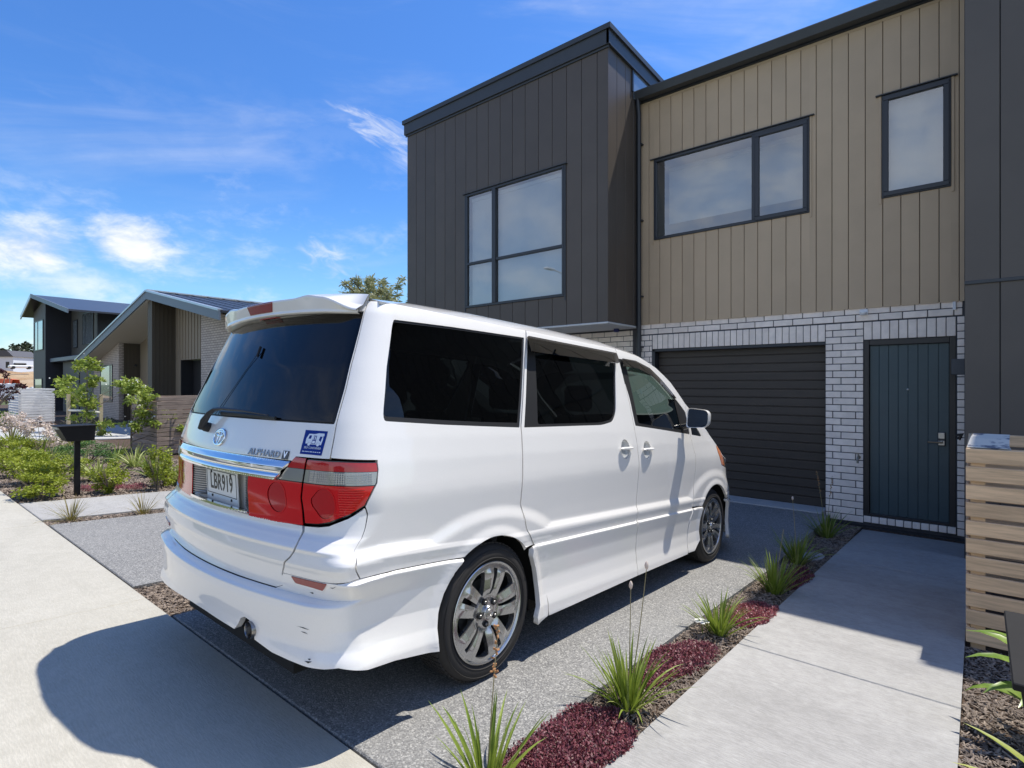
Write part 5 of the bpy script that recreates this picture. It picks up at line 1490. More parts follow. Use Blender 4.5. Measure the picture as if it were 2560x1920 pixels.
mb = MB(); mb.box(-25.62, -25.38, 7.5, 18, 5.37, 5.42); mb.build("ridge", RFL, h1)
MB().lathe([(.06, 0), (.06, .06), (.03, .1)], 8, Matrix.Translation((-31.74, 8.9, 2.5))).build("wall_lamp", BLACK, h1)

h2 = empty("two_storey_house", (-46, 8, -.2), None, "dark two storey house with shallow gabled roof at the far left", "house")
zL = lambda x: 7.40 + (x + 47.9) * .33
zR = lambda x: 7.40 - (x + 47.9) * .185
mb = MB(); wallq(mb, -50.4, -46.72, 8.0, -.3, lambda x: zL(x) if x < -47.9 else zR(x)); mb.build("front_wall", G2, h2)
mb = MB(); mb.prism([(8.21, -.3), (9.5, -.3), (9.5, zR(-46.7)), (8.0, zR(-46.7)), (8.0, -.3)], -46.72, -46.6, axis=0); mb.build("side_wall", NVY, h2)
mb = MB(); wallq(mb, -46.59, -40.5, 9.35, -.3, zR); mb.build("upper_wall", G2, h2)
mb = MB(); mb.prism([(9.36, -.3), (15, -.3), (15, zR(-40.5)), (9.36, zR(-40.5))], -40.5, -40.4, axis=0); mb.build("end_wall", NVY, h2)
simple_window(-49.8, -47.2, 3.9, 5.9, 7.98, h2, mull=(-48.8,)); simple_window(-49.8, -47.5, .2, 2.0, 7.98, h2)
simple_window(-46.0, -44.9, 4.0, 5.85, 9.33, h2); simple_window(-43.6, -41.2, 4.1, 6.1, 9.33, h2, mull=(-43.0,))
mb = MB(); mb.prism([(-51.3, 6.32), (-47.9, 7.46), (-47.9, 7.55), (-51.3, 6.43)], 7.5, 15, axis=1); mb.build("roof", RFM, h2)
mb = MB(); mb.prism([(-47.9, 7.46), (-38.0, 5.64), (-38.0, 5.74), (-47.9, 7.55)], 7.5, 15, axis=1); mb.build("roof", RFM, h2)
mb = MB(); mb.prism([(-51.4, 6.17), (-47.9, 7.34), (-47.9, 7.6), (-51.4, 6.43)], 7.44, 7.5, axis=1); mb.build("barge_board", RFL, h2)
mb = MB(); mb.prism([(-47.9, 7.34), (-38.0, 5.52), (-38.0, 5.76), (-47.9, 7.6)], 7.44, 7.5, axis=1); mb.build("barge_board", STL, h2)
mb = MB(); mb.box(-45.0, -37.9, 8.6, 8.8, -.3, 3.05); mb.build("porch_wall", G2, h2); mb = MB(); mb.box(-46.5, -37.3, 8.2, 9.34, 3.05, 3.3, c=.02); mb.build("porch_roof", STL, h2)
MB().box(-43.9, -40.9, 8.56, 8.60, -.1, 2.3).build("garage_door", BLKD, h2)

# opposite side of the street (seen only in reflections) and the street lamp reflected in the box wing window
OPW = mat('pale_render', (.48, .46, .42), rough=.8, var=.05); OPR = mat('grey_roof', (.07, .07, .08), rough=.6)
for k, (x, w_, hh) in enumerate(((-34, 13, 4.4), (-15, 12, 6.2), (3, 11, 4.6))):
    e = empty("street_house", (x + w_ / 2, -20, 0), None, ["low pale house across the street left of the lamp post", "tall pale house across the street", "small pale house across the street opposite the letterbox"][k], "house", "pale houses across the street")
    MB().box(x, x + w_, -28, -20, -.2, hh - 1.6).build("wall", OPW, e)
    mb = MB(); mb.prism([(x - .5, hh - 1.7), (x + w_ + .5, hh - 1.7), (x + w_ / 2, hh)], -28.5, -19.5, axis=1); mb.build("roof", OPR, e)
    for j in range(3):
        x0 = x + 1 + j * (w_ - 2) / 3
        MB().box(x0, x0 + 1.8, -19.99, -19.95, .6 + (hh > 5) * 2, 2.0 + (hh > 5) * 2).build("window", BLKD, e)
e = empty("street_lamp", (-18.2, -8.4, .2), None, "tall street lamp across the road, mirrored in the upper window", "street lamp")
mb = MB(); mb.tube([(-18.2, -10.3, .2), (-18.2, -10.3, 8.0)], [.09, .05], 10); mb.tube([(-18.2, -10.3, 7.95), (-18.2, -8.9, 8.05)], .035, 8); mb.build("pole", WPL, e, smooth=True)
MB().box(-18.35, -18.05, -9.1, -8.4, 7.98, 8.08, c=.02).build("lamp_head", WPL, e)
for o in list(COL.objects):
    if o.name.startswith("street_lamp"): o.location.y = -10.3

# ------------------------------------------------------------------ far left: building site and distant houses
rs = np.random.default_rng(9)
V = []; F = []; nx, ny = 40, 26
for j in range(ny):
    for i in range(nx):
        x = -62 - i * 6.5; y = 2 + j * 7 - 10; d = -x
        z = -.1 + 4.6 * ss(75, 190, d) + rs.uniform(-.25, .25) * (1 + 2 * ss(60, 100, d)) + .6 * math.sin(x * .13 + y * .2)
        if i == 0 or j == 0 or j == ny - 1 or i == nx - 1: z = -1
        V.append((x, y, z))
for j in range(ny - 1):
    for i in range(nx - 1): F.append((j * nx + i, j * nx + i + 1, (j + 1) * nx + i + 1, (j + 1) * nx + i))
o = link("earth_mound", mesh("earth_mound", V, F, EARTH, True)); o['kind'] = 'structure'
def at(u, v, dist):
    d = Vector((-math.sin(YAW), math.cos(YAW), 0)) * 1382 + Vector((math.cos(YAW), math.sin(YAW), 0)) * (u - 1280)
    d /= 1382
    return Vector((0, 0, 1.63)) + d * dist + Vector((0, 0, (960 - v) / 1382 * dist))
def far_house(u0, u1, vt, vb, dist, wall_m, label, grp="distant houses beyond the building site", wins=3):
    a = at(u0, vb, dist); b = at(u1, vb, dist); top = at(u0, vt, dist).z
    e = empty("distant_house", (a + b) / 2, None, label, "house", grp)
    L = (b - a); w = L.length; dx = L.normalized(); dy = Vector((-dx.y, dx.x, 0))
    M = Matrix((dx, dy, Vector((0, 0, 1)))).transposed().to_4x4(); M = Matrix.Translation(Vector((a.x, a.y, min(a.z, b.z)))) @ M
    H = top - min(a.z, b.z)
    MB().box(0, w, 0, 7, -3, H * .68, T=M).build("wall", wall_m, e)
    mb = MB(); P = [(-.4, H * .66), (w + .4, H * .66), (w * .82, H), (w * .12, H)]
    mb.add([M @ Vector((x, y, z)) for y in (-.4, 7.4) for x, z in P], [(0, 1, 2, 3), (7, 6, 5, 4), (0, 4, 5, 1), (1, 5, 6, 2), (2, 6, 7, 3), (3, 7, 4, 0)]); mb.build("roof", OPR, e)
    for k in range(wins):
        x0 = w * (k + .25) / wins
        MB().box(x0, x0 + w * .35 / wins, -.05, .0, H * .05, H * .38, T=M).build("window", BLKD, e)
    return e
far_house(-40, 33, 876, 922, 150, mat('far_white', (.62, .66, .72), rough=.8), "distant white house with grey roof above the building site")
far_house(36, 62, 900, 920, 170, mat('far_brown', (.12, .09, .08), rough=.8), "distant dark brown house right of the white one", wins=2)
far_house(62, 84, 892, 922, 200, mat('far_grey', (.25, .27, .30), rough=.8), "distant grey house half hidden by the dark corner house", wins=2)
p = at(52, 923, 120)
e = empty("parked_car", p, None, "tiny white car parked on the earth of the building site", "car")
MB().box(p.x - .9, p.x + .9, p.y - 2.0, p.y + 2.0, p.z + .25, p.z + .85, c=.15).build("body", WPL, e); MB().box(p.x - .75, p.x + .75, p.y - 1.2, p.y + .9, p.z + .85, p.z + 1.35, c=.2).build("cabin", BLKD, e)
for (sx_, sy_) in ((-1, -1), (1, -1), (-1, 1), (1, 1)): MB().lathe([(.32, -.1), (.32, .1)], 12, Matrix.Translation((p.x + .85 * sx_, p.y + 1.3 * sy_, p.z + .32)) @ Euler((0, D2R(90), 0)).to_matrix().to_4x4()).build("wheel", TYRE, e)
SAFE = mat('orange_mesh', (.62, .13, .06), rough=.8); HOARD = mat('white_sheeting', (.78, .78, .77), rough=.7)
for (u0, u1, vt, vb, d, m, nm, lb) in ((-30, 24, 948, 956, 80, SAFE, "barrier_fence", "orange red safety mesh barrier on the building site"), (-30, 30, 960, 978, 62, HOARD, "site_sheeting", "white plastic sheeting heap at the far left edge"), (44, 84, 969, 980, 60, HOARD, "site_sheeting", "white plastic sheeting beside the dark house wall")):
    a, b = at(u0, vb, d), at(u1, vb, d); zt = at(u0, vt, d).z; dx = (b - a).normalized(); n_ = Vector((-dx.y, dx.x, 0))
    e = empty(nm, a, None, lb, "barrier" if m is SAFE else "sheeting")
    mb = MB(); pr = []
    k = 10; Vv = []
    for i in range(k + 1):
        q = a + (b - a) * (i / k); w_ = rs.uniform(-.05, .12)
        Vv += [tuple(q - Vector((0, 0, 1.2))), (q.x + n_.x * .5, q.y + n_.y * .5, zt + w_), (q.x + n_.x * 1.6, q.y + n_.y * 1.6, zt + w_ * .4 - .05), tuple(q + n_ * 2.0 - Vector((0, 0, 1.2)))]
    Ff = []
    for i in range(k):
        for j in range(3): Ff.append((4 * i + j, 4 * i + 4 + j, 4 * i + 5 + j, 4 * i + 1 + j))
    mb.add(Vv, Ff); mb.build("sheet" if m is HOARD else "mesh_panel", m, e)
    if m is SAFE:
        for i in range(5): q = a + (b - a) * (i / 4); MB().tube([tuple(q - Vector((0, 0, 1))), (q.x, q.y, zt + .25)], .06, 6).build("post", WGR, e)
# ------------------------------------------------------------------ planting
def leafmat(name, c, c2, rough=.5, trans=.25, rnd=0.0): return mat(name, c, rough=rough, col2=c2, vscale=9, trans=trans, rnd=rnd, spec=.4)
LGREEN = leafmat('strap_leaf_green', (.13, .20, .02), (.26, .33, .05))
FLAXG = leafmat('arching_leaf_green', (.13, .20, .02), (.28, .35, .07))
PALEG = leafmat('pale_arching_leaf', (.28, .34, .09), (.40, .44, .14))
BUSHG = leafmat('bush_leaf_green', (.19, .25, .015), (.38, .42, .05), trans=.35)
DOGW = leafmat('young_tree_leaf', (.20, .29, .03), (.40, .46, .10), trans=.35)
SEDGE = leafmat('bronze_sedge', (.17, .16, .03), (.30, .23, .06))
RUST = mat('dry_flower', (.34, .17, .07), rough=.8); STRAW = mat('straw_stalk', (.30, .25, .12), rough=.7)
PURP = mat('purple_creeper', (.065, .014, .026), rough=.5, col2=(.26, .07, .085), vscale=55, trans=.2)
PINKG = mat('pink_creeper', (.13, .025, .04), rough=.5, col2=(.36, .10, .11), vscale=55, trans=.2)
WFL = mat('white_petal', (.80, .80, .74), rough=.6, trans=.3); CREAMF = mat('cream_pink_flower', (.72, .62, .54), rough=.7, trans=.3)
BARK = mat('grey_bark', (.16, .13, .10), rough=.9, var=.3, vscale=12, bump=.4); STAKE = mat('tanalised_stake', (.46, .38, .25), rough=.8, var=.15, vscale=6)
BURG = mat('burgundy_leaf', (.035, .008, .012), rough=.45, col2=(.08, .014, .02), vscale=8, trans=.15)
GUM = leafmat('grey_green_leaf', (.24, .25, .11), (.42, .42, .23), trans=.3); DTREE = leafmat('far_dark_leaf', (.03, .045, .02), (.06, .075, .035), trans=.1)

def blade(mb, base, az, length, lean, droop, w, segs=6, fold=.25, tw=0.0, mi=0):
    """one strap leaf: V-folded ribbon that arches over"""
    d = Vector((math.cos(az), math.sin(az), 0)); s_ = Vector((-d.y, d.x, 0)); p = Vector(base); ang = lean; V = []; F = []
    for i in range(segs + 1):
        t = i / segs
        ww = w * (0.55 + 1.2 * t) * (1 - t) ** .55 if t < 1 else 0.0
        ww = w * min(1, .5 + 2.2 * t) * (1 - t ** 2.6)
        sd = (s_ * math.cos(tw * t) + Vector((0, 0, 1)) * math.sin(tw * t))
        nn = (d * -math.sin(ang) * -1 + Vector((0, 0, 0)))
        up = Vector((-d.x * math.cos(ang), -d.y * math.cos(ang), math.sin(ang)))
        V += [p + sd * ww * .5 + up * ww * fold, p, p - sd * ww * .5 + up * ww * fold]
        step = length / segs
        p = p + (d * math.sin(ang) + Vector((0, 0, 1)) * math.cos(ang)) * step
        ang += droop / segs * (0.4 + 1.2 * t)
    for i in range(segs):
        for j in range(2): F.append((3 * i + j, 3 * i + 3 + j, 3 * i + 4 + j, 3 * i + 1 + j))
    mb.add(V, F, mi)

def clump(x, y, z, n, hgt, spread, w, m, label, cat="plant", grp=None, name="strappy_plant", droop=(.3, 1.3), lean=(.05, .75), each=False, stalks=(), m2=None, rx=.03):
    e = empty(name, (x, y, z), None, label, cat, grp)
    R_ = random.Random(int(x * 1000) ^ int(y * 977))
    big = MB()
    for i in range(n):
        az = R_.uniform(0, 2 * math.pi); q = R_.random()
        ln = lean[0] + (lean[1] - lean[0]) * q; L = hgt * R_.uniform(.6, 1.08) * (1 + .12 * q)
        dr = R_.uniform(*droop) * (0.35 + q)
        mb = MB() if each else big
        r0 = rx * R_.random() ** .5
        blade(mb, (x + r0 * math.cos(az), y + r0 * math.sin(az), z - .01), az, L, ln, dr, w * R_.uniform(.7, 1.2), tw=R_.uniform(-.4, .4), segs=6)
        if each:
            mb.build("leaf", m2 if (m2 and R_.random() < .14) else m, e, smooth=False)
    if not each: big.build("foliage", m, e)
    for st in stalks:
        (az, L, ln, bend, kind) = st
        p = Vector((x, y, z)); pts = [p.copy()]; a = ln
        for k in range(9):
            a += bend / 9; p = p + (Vector((math.cos(az), math.sin(az), 0)) * math.sin(a) + Vector((0, 0, 1)) * math.cos(a)) * (L / 9); pts.append(p.copy())
        mb = MB(); mb.tube(pts, [.0032 - .00018 * k for k in range(10)], 5); s = mb.build("flower_stalk", STRAW, e)
        fb = MB()
        if kind == 'spike':
            for k in range(18):
                t = R_.random() ** .8; q = pts[-1].lerp(pts[-4], t) + Vector((R_.uniform(-.01, .01), R_.uniform(-.01, .01), 0))
                fb.box(-.0038, .0038, -.003, .003, -.007, .007, c=.001, T=Matrix.Translation(q) @ Euler((R_.uniform(0, 3), R_.uniform(0, 3), 0)).to_matrix().to_4x4())
            fb.build("dry_flower", RUST, s).matrix_parent_inverse = Matrix()
        elif kind == 'bud':
            fb.lathe([(.001, -.012), (.008, 0), (.010, .012), (.006, .024), (.001, .03)], 8, Matrix.Translation(pts[-1])); fb.build("seed_head", CREAMF, s, smooth=True).matrix_parent_inverse = Matrix()
    return e
G1 = "strappy green plants in the mulch strip"
near = [(-1.33, 1.44, 46, .31, "big strappy plant cut off by the bottom edge of the picture", ((1.35, .60, .06, .05, 'spike'),)),
        (-1.235, 2.30, 90, .31, "wide bright green strappy plant between two purple creeper patches", ((1.75, .55, .10, -.05, 'bud'), (.6, .66, .16, -.06, 'bud'))),
        (-1.235, 3.47, 62, .30, "strappy plant with a white flower at its foot", ()),
        (-1.20, 4.58, 84, .35, "full strappy plant half in the shade of the house", ((1.3, .5, .2, .1, 'none'),)),
        (-1.28, 5.62, 60, .36, "strappy plant beside the flat pale stone in the shade", ((2.0, .6, .2, .2, 'bud'),)),
        (-1.29, 6.98, 60, .38, "last strappy plant of the strip, close to the brick pier", ((2.2, .75, .25, .1, 'spike'), (1.2, .7, .1, .1, 'spike')))]
for i, (x, y, n, h_, lb, st) in enumerate(near):
    clump(x, y, bedz(y), n, h_, .3, .015 if i else .017, LGREEN, lb, grp=G1, each=True, stalks=st, m2=PALEG, rx=.04, droop=(.1, .9), lean=(.04, .85))
# white flower
mb = MB(); p0 = Vector((-1.300, 3.36, bedz(3.4) + .10)); e = empty("white_flower", p0, None, "single white iris flower low beside the third strappy plant", "flower")
for k in range(6):
    a = k * math.pi / 3; d = Vector((math.cos(a), math.sin(a), .15)); s_ = Vector((-math.sin(a), math.cos(a), 0))
    m_ = MB(); m_.add([p0, p0 + d * .022 + s_ * .016, p0 + d * .045 + s_ * .010 - Vector((0, 0, .006)), p0 + d * .045 - s_ * .010 - Vector((0, 0, .006)), p0 + d * .022 - s_ * .016], [(0, 1, 2, 3, 4)]); m_.build("petal", WFL, e)
MB().tube([p0 - Vector((0, -.02, .12)), p0], .003, 5).build("stem", LGREEN, e)
G3 = "bronze sedge tufts in the narrow left strip"
clump(-7.33, 1.47, bedz(1.47), 70, .34, .3, .006, SEDGE, "bronze sedge tuft nearest the pavement on the left", grp=G3, name="sedge_tuft", lean=(.1, 1.2), droop=(.3, 1.2))
clump(-7.24, 2.10, bedz(2.1), 60, .30, .3, .006, SEDGE, "second bronze sedge tuft close to the van bumper", grp=G3, name="sedge_tuft", lean=(.1, 1.0), droop=(.3, 1.2))
# broad leaved plants beside the near letterbox
def broadleaf(x, y, z, specs, label, m, name="broad_leaf_plant"):
    e = empty(name, (x, y, z), None, label, "plant", "broad leaved plants by the near letterbox")
    for (az, L, ln, dr, w) in specs:
        mb = MB(); blade(mb, (x, y, z), az, L, ln, dr, w, segs=10, fold=.16); mb.build("leaf", m, e, smooth=True)
    return e
D = math.radians
broadleaf(.30, 3.30, bedz(3.3), [(D(195), .58, .1, 2.3, .13), (D(165), .62, .05, 2.2, .13), (D(215), .50, .25, 2.3, .12), (D(180), .44, .5, 2.2, .12), (D(240), .50, .3, 2.0, .11), (D(120), .6, .2, 1.6, .11), (D(300), .6, .5, 1.4, .10), (D(30), .7, .3, 1.2, .10), (D(75), .7, .15, 1.2, .10), (D(150), .44, .1, 1.2, .11), (D(205), .66, .0, 1.9, .12)], "broad glossy green plant between the pine bin store and the letterbox", leafmat('glossy_broad_leaf', (.12, .21, .03), (.24, .33, .07), rough=.3))
YG = leafmat('yellow_green_leaf', (.24, .29, .04), (.42, .42, .10))
broadleaf(.33, 2.62, bedz(2.6), [(D(165), .46, .75, .9, .05), (D(185), .44, 1.0, .8, .045), (D(205), .36, .7, 1.4, .045), (D(120), .4, .4, 1.1, .05), (D(80), .45, .4, 1, .05)], "yellow edged arching plant reaching over the mulch right of the path", YG)
broadleaf(.24, 1.72, bedz(1.7), [(D(165), .34, .5, 1.7, .04), (D(190), .30, .7, 1.5, .035), (D(130), .34, .3, 1.5, .04), (D(215), .30, .3, 1.4, .035), (D(80), .34, .3, 1.0, .04), (D(60), .3, .2, .8, .04)], "arching plant at the bottom right under the letterbox", YG)
broadleaf(.36, 2.05, bedz(2), [(D(150), .30, .2, 1.5, .035), (D(190), .28, .4, 1.4, .03), (D(90), .30, .2, 1.0, .035), (D(240), .3, .3, 1.4, .03), (D(120), .3, .1, 1.0, .03)], "small green plant hidden behind the letterbox post", FLAXG)

# leafy shrubs: many small leaves on a ragged volume
def leaves(mb, centre, radii, n, size, R_, mi=0, clumps=14, hollow=.35, aspect=.55):
    cs = []
    for k in range(clumps):
        v = Vector((R_.gauss(0, 1), R_.gauss(0, 1), R_.gauss(0, 1))).normalized() * R_.uniform(hollow, 1.0)
        cs.append((Vector((centre[0] + v.x * radii[0], centre[1] + v.y * radii[1], centre[2] + v.z * radii[2])), R_.uniform(.22, .42)))
    V = []; F = []
    for i in range(n):
        c, k = cs[i % clumps]
        v = Vector((R_.gauss(0, 1), R_.gauss(0, 1), R_.gauss(0, 1))); v = v.normalized() * (R_.random() ** .5)
        p = c + Vector((v.x * radii[0], v.y * radii[1], v.z * radii[2])) * k
        a = Vector((R_.gauss(0, 1), R_.gauss(0, 1), R_.gauss(0, .6))).normalized(); b = a.cross(Vector((R_.gauss(0, 1), R_.gauss(0, 1), R_.gauss(0, 1)))).normalized()
        s_ = size * R_.uniform(.7, 1.3); w_ = s_ * aspect
        j = len(V)
        V += [p, p + a * s_ * .5 + b * w_ * .5, p + a * s_, p + a * s_ * .5 - b * w_ * .5]; F.append((j, j + 1, j + 2, j + 3))
    mb.add(V, F, mi)
def shrub(x, y, w, h_, n, m, label, size=.030, grp="rounded green shrubs along the pavement", name="shrub", flowers=0):
    z = float(bedz(y)); R_ = random.Random(int(x * 991 + y * 77)); e = empty(name, (x, y, z), None, label, "shrub", grp)
    mb = MB(); leaves(mb, (x, y, z + h_ * .55), (w / 2, w / 2, h_ * .5), n, size, R_, clumps=16); mb.build("foliage", m, e)
    mb = MB()
    for k in range(9):
        a = R_.uniform(0, 6.28); mb.tube([(x, y, z - .03), (x + .4 * w * math.cos(a) * .5, y + .4 * w * math.sin(a) * .5, z + h_ * .45), (x + .42 * w * math.cos(a), y + .42 * w * math.sin(a), z + h_ * .8)], [.008, .006, .003], 5)
    mb.build("stem", BARK, e)
    if flowers:
        mb = MB(); leaves(mb, (x, y, z + h_ * .75), (w / 2, w / 2, h_ * .35), flowers, .03, R_, clumps=12, aspect=.9); mb.build("blossom", CREAMF, e)
    return e
sh_spec = [(-8.93, 1.50, .55, .36, "rounded shrub at the corner of path and pavement"), (-9.52, 1.58, .62, .42, "leafy shrub just left of the left letterbox"), (-10.45, 1.60, .80, .48, "broad leafy shrub, second from the pavement corner"), (-11.45, 1.62, .85, .50, "broad leafy shrub, third along the pavement"),
           (-12.75, 1.75, 1.0, .48, "leafy shrub at the left edge of the picture"), (-9.02, 2.22, .50, .44, "leafy shrub between two red creeper patches"), (-9.35, 2.95, .55, .36, "low shrub with brownish leaves near the path"), (-8.98, 2.78, .36, .62, "upright light green shrub beside the van lamp"), (-14.3, 1.9, 1.0, .5, "far leafy shrub beyond the picture edge"), (-10.6, 1.95, .7, .42, "leafy shrub behind the second shrub row")]
for (x, y, w, h_, lb) in sh_spec: shrub(x, y, w, h_, int(1900 * w / .6), BUSHG, lb, size=.036)
# flowering arching plants (white sprays)
def lily(x, y, hgt, label, fl, m=FLAXG, n=42, w=.028):
    z = float(bedz(y)); e = clump(x, y, z, n, hgt, .4, w, m, label, grp="arching strap leaved plants in the left bed", name="arching_plant", lean=(.15, 1.05), droop=(.7, 1.7), rx=.06)
    R_ = random.Random(int(x * 313)); 
    if fl:
        mb = MB(); st = MB()
        for k in range(fl):
            a = R_.uniform(0, 6.28); r = R_.uniform(.05, .38); hh = hgt * R_.uniform(.85, 1.35); p = Vector((x + r * math.cos(a), y + r * math.sin(a), z + hh))
            st.tube([(x, y, z), (x + r * .4 * math.cos(a), y + r * .4 * math.sin(a), z + hh * .6), p], .004, 4)
            leaves(mb, p, (.10, .10, .09), 90, .036, R_, clumps=7, aspect=.9)
        mb.build("flower_spray", CREAMF, e); st.build("flower_stem", STRAW, e)
    return e
for (x, y, hh, lb, fl, m) in ((-16.6, 2.25, .55, "flowering arching plant left of the letterbox", 10, FLAXG), (-15.2, 2.2, .55, "flowering arching plant beside the driveway edge", 10, FLAXG), (-14.1, 2.35, .60, "flowering arching plant behind the left letterbox", 10, FLAXG), (-18.4, 2.5, .6, "leftmost flowering arching plant of the bed", 10, FLAXG),
                              (-12.5, 2.2, .48, "arching plant with pink white sprays in the middle of the left bed", 4, FLAXG), (-11.2, 2.35, .50, "pale leaved arching plant left of the letterbox post", 0, PALEG), (-10.35, 2.42, .46, "pale leaved arching plant right of the letterbox post", 0, PALEG),
                              (-12.0, 3.35, .50, "arching plant in front of the weathered bin store", 0, PALEG), (-10.6, 3.2, .52, "bright arching plant in front of the slats near the path", 0, FLAXG), (-13.3, 3.4, .45, "arching plant under the young flowering tree", 0, FLAXG), (-9.6, 3.25, .42, "arching plant with yellowed leaves beside the upright shrub", 0, PALEG), (-10.1, 3.9, .55, "tall arching plant at the corner of the weathered bin store", 0, FLAXG)):
    lily(x, y, hh, lb, fl, m, n=46 if x > -13 else 34, w=.032)
shrub(-13.2, 2.9, 1.3, .42, 5200, leafmat('feathery_green', (.06, .14, .03), (.10, .20, .05)), "low feathery bright green mound behind the letterbox post", size=.03, grp="low mounds in the left bed", name="green_mound")
shrub(-16.8, 3.4, 1.2, .5, 2600, BUSHG, "variegated yellow green mound left of the bin store", size=.04, grp="low mounds in the left bed", name="green_mound", flowers=120)
shrub(-22.5, 4.9, 1.6, .6, 1800, DTREE, "dark low shrub at the foot of the brick wall", size=.06, grp="low mounds in the left bed", name="green_mound")
shrub(-28, 3.5, 1.6, .5, 1500, FLAXG, "green tuft plant beside the silver bin store", size=.07, grp="low mounds in the left bed", name="green_mound")

# ground covers and mulch chips
def creeper(name, cx_, cy_, rx_, ry_, n, m, label, seed, h_=.032, xlim=None):
    r = np.random.default_rng(seed); V = []; F = []
    lob = [(r.uniform(-.6, .6), r.uniform(-.7, .7), r.uniform(.35, .7)) for _ in range(9)]
    k = 0
    while k < n:
        a, b = r.uniform(-1.15, 1.15, 2)
        f = max(0, max(1 - ((a - la) ** 2 + (b - lb) ** 2) / (lr * lr) for la, lb, lr in lob))
        if f <= 0: continue
        x, y = cx_ + a * rx_, cy_ + b * ry_
        if xlim and not (xlim[0] - .01 < x < xlim[1] + .035): continue
        z = float(bedz(y)) + r.uniform(0, 1) * h_ * min(1, f * 2.2) + .004
        if xlim and x > xlim[1] - .005: z += .022
        az = r.uniform(0, 6.28); t = r.uniform(.0, 1.35); s_ = r.uniform(.009, .019)
        d = np.array([math.cos(az) * math.cos(t), math.sin(az) * math.cos(t), math.sin(t)]); q = np.array([-math.sin(az), math.cos(az), r.uniform(-.4, .4)]) * s_ * .27
        p = np.array([x, y, z]); j = len(V)
        V += [p, p + d * s_ * .5 + q, p + d * s_, p + d * s_ * .5 - q]; F.append((j, j + 1, j + 2, j + 3)); k += 1
    o = link(name, mesh(name, V, F, m)); tag(o, label, "ground cover", "creeping purple ground cover", 'stuff'); return o
creeper("purple_creeper", -1.26, 1.83, .18, .40, 12500, PURP, "purple creeper patch nearest the camera", 1, xlim=(-1.40, -1.08))
creeper("purple_creeper", -1.24, 2.83, .17, .36, 8000, PURP, "purple creeper patch behind the wide strappy plant", 2, xlim=(-1.40, -1.08))
creeper("purple_creeper", -1.19, 4.02, .14, .34, 5500, PINKG, "rosy creeper patch half in sun by the path", 3, h_=.03, xlim=(-1.40, -1.08))
creeper("purple_creeper", -1.17, 5.1, .10, .34, 4000, PURP, "shaded creeper patch under the house shadow", 4, xlim=(-1.40, -1.08))
creeper("purple_creeper", -9.55, 2.25, .30, .22, 3500, PINKG, "red creeper patch right of the left letterbox post", 5, h_=.06)
creeper("purple_creeper", -9.35, 2.6, .25, .15, 2000, PINKG, "small red creeper patch by the upright shrub", 6, h_=.05)
CHIP = mat('bark_chip', (.10, .075, .058), rough=.9, col2=(.33, .265, .21), vscale=26, detail=2)
def chips(name, x0, x1, y0, y1, n, lo, hi, seed, avoid=()):
    r = np.random.default_rng(seed)
    x = r.uniform(x0, x1, n); y = r.uniform(y0, y1, n); z = bedz(y) + r.uniform(.0, .016, n)
    az = r.uniform(0, 2 * np.pi, n); tl = r.normal(0, .35, n); L = r.uniform(lo, hi, n); w_ = L * r.uniform(.18, .42, n); th2 = w_ * .3
    d = np.stack([np.cos(az) * np.cos(tl), np.sin(az) * np.cos(tl), np.sin(tl)], 1) * L[:, None] / 2
    s_ = np.stack([-np.sin(az), np.cos(az), r.normal(0, .4, n)], 1) * w_[:, None] / 2
    u_ = np.array([0, 0, 1.])[None] * th2[:, None]
    p = np.stack([x, y, z], 1)
    V = np.stack([p - d - s_, p + d - s_ * .7, p + d + s_ * .8, p - d + s_ * .6, p - d * .7 + u_, p + d * .7 + u_], 1).reshape(-1, 3)
    b = (np.arange(n) * 6)[:, None]
    F = [tuple(q) for q in np.concatenate([b + np.array([[0, 1, 5]]), b + np.array([[0, 5, 4]]), b + np.array([[2, 3, 4]]), b + np.array([[2, 4, 5]]), b + np.array([[1, 2, 5]]), b + np.array([[3, 0, 4]])])]
    me = bpy.data.meshes.new(name); me.from_pydata(V.tolist(), [], F); me.materials.append(CHIP); o = link(name, me)
    tag(o, None, None, None, 'stuff'); return o
tag(chips("bark_mulch", -1.397, -1.083, 1.25, 7.9, 15000, .012, .034, 1), "bark chip mulch in the strip between driveway and path", "mulch")
tag(chips("bark_mulch", -.055, .9, 1.25, 4.38, 15000, .014, .040, 2), "bark chip mulch under the near letterbox", "mulch")
tag(chips("bark_mulch", -4.515, -3.77, 1.25, 3.2, 9000, .014, .04, 3), "bark chip mulch between the two driveways behind the van", "mulch")
tag(chips("bark_mulch", -7.425, -7.14, 1.25, 4.2, 5000, .014, .04, 4), "bark chip mulch in the narrow left strip", "mulch")
tag(chips("bark_mulch", -19.3, -8.71, 1.25, 4.4, 42000, .03, .075, 5), "bark chip mulch across the left garden bed", "mulch")
# flat pale stone
mb = MB(); V = []
for k in range(12): a = k * math.pi / 6; V.append((-1.22 + .09 * math.cos(a) * (1 + .1 * math.sin(3 * a)), 5.98 + .17 * math.sin(a), bedz(5.98) + .018))
V += [(x, y, z - .05) for x, y, z in V]
mb.add(V, [tuple(range(12))] + [(i, (i + 1) % 12, 12 + (i + 1) % 12, 12 + i) for i in range(12)][::1]); tag(mb.build("flat_stone", CONCP), "flat pale stone lying in the shaded mulch strip", "stone")
# twig lying over the path edge
mb = MB(); mb.tube([(-1.12, 2.02, .185), (-1.03, 1.93, .196), (-.97, 1.78, .198), (-.955, 1.62, .205)], [.003, .0028, .0025, .0015], 5)

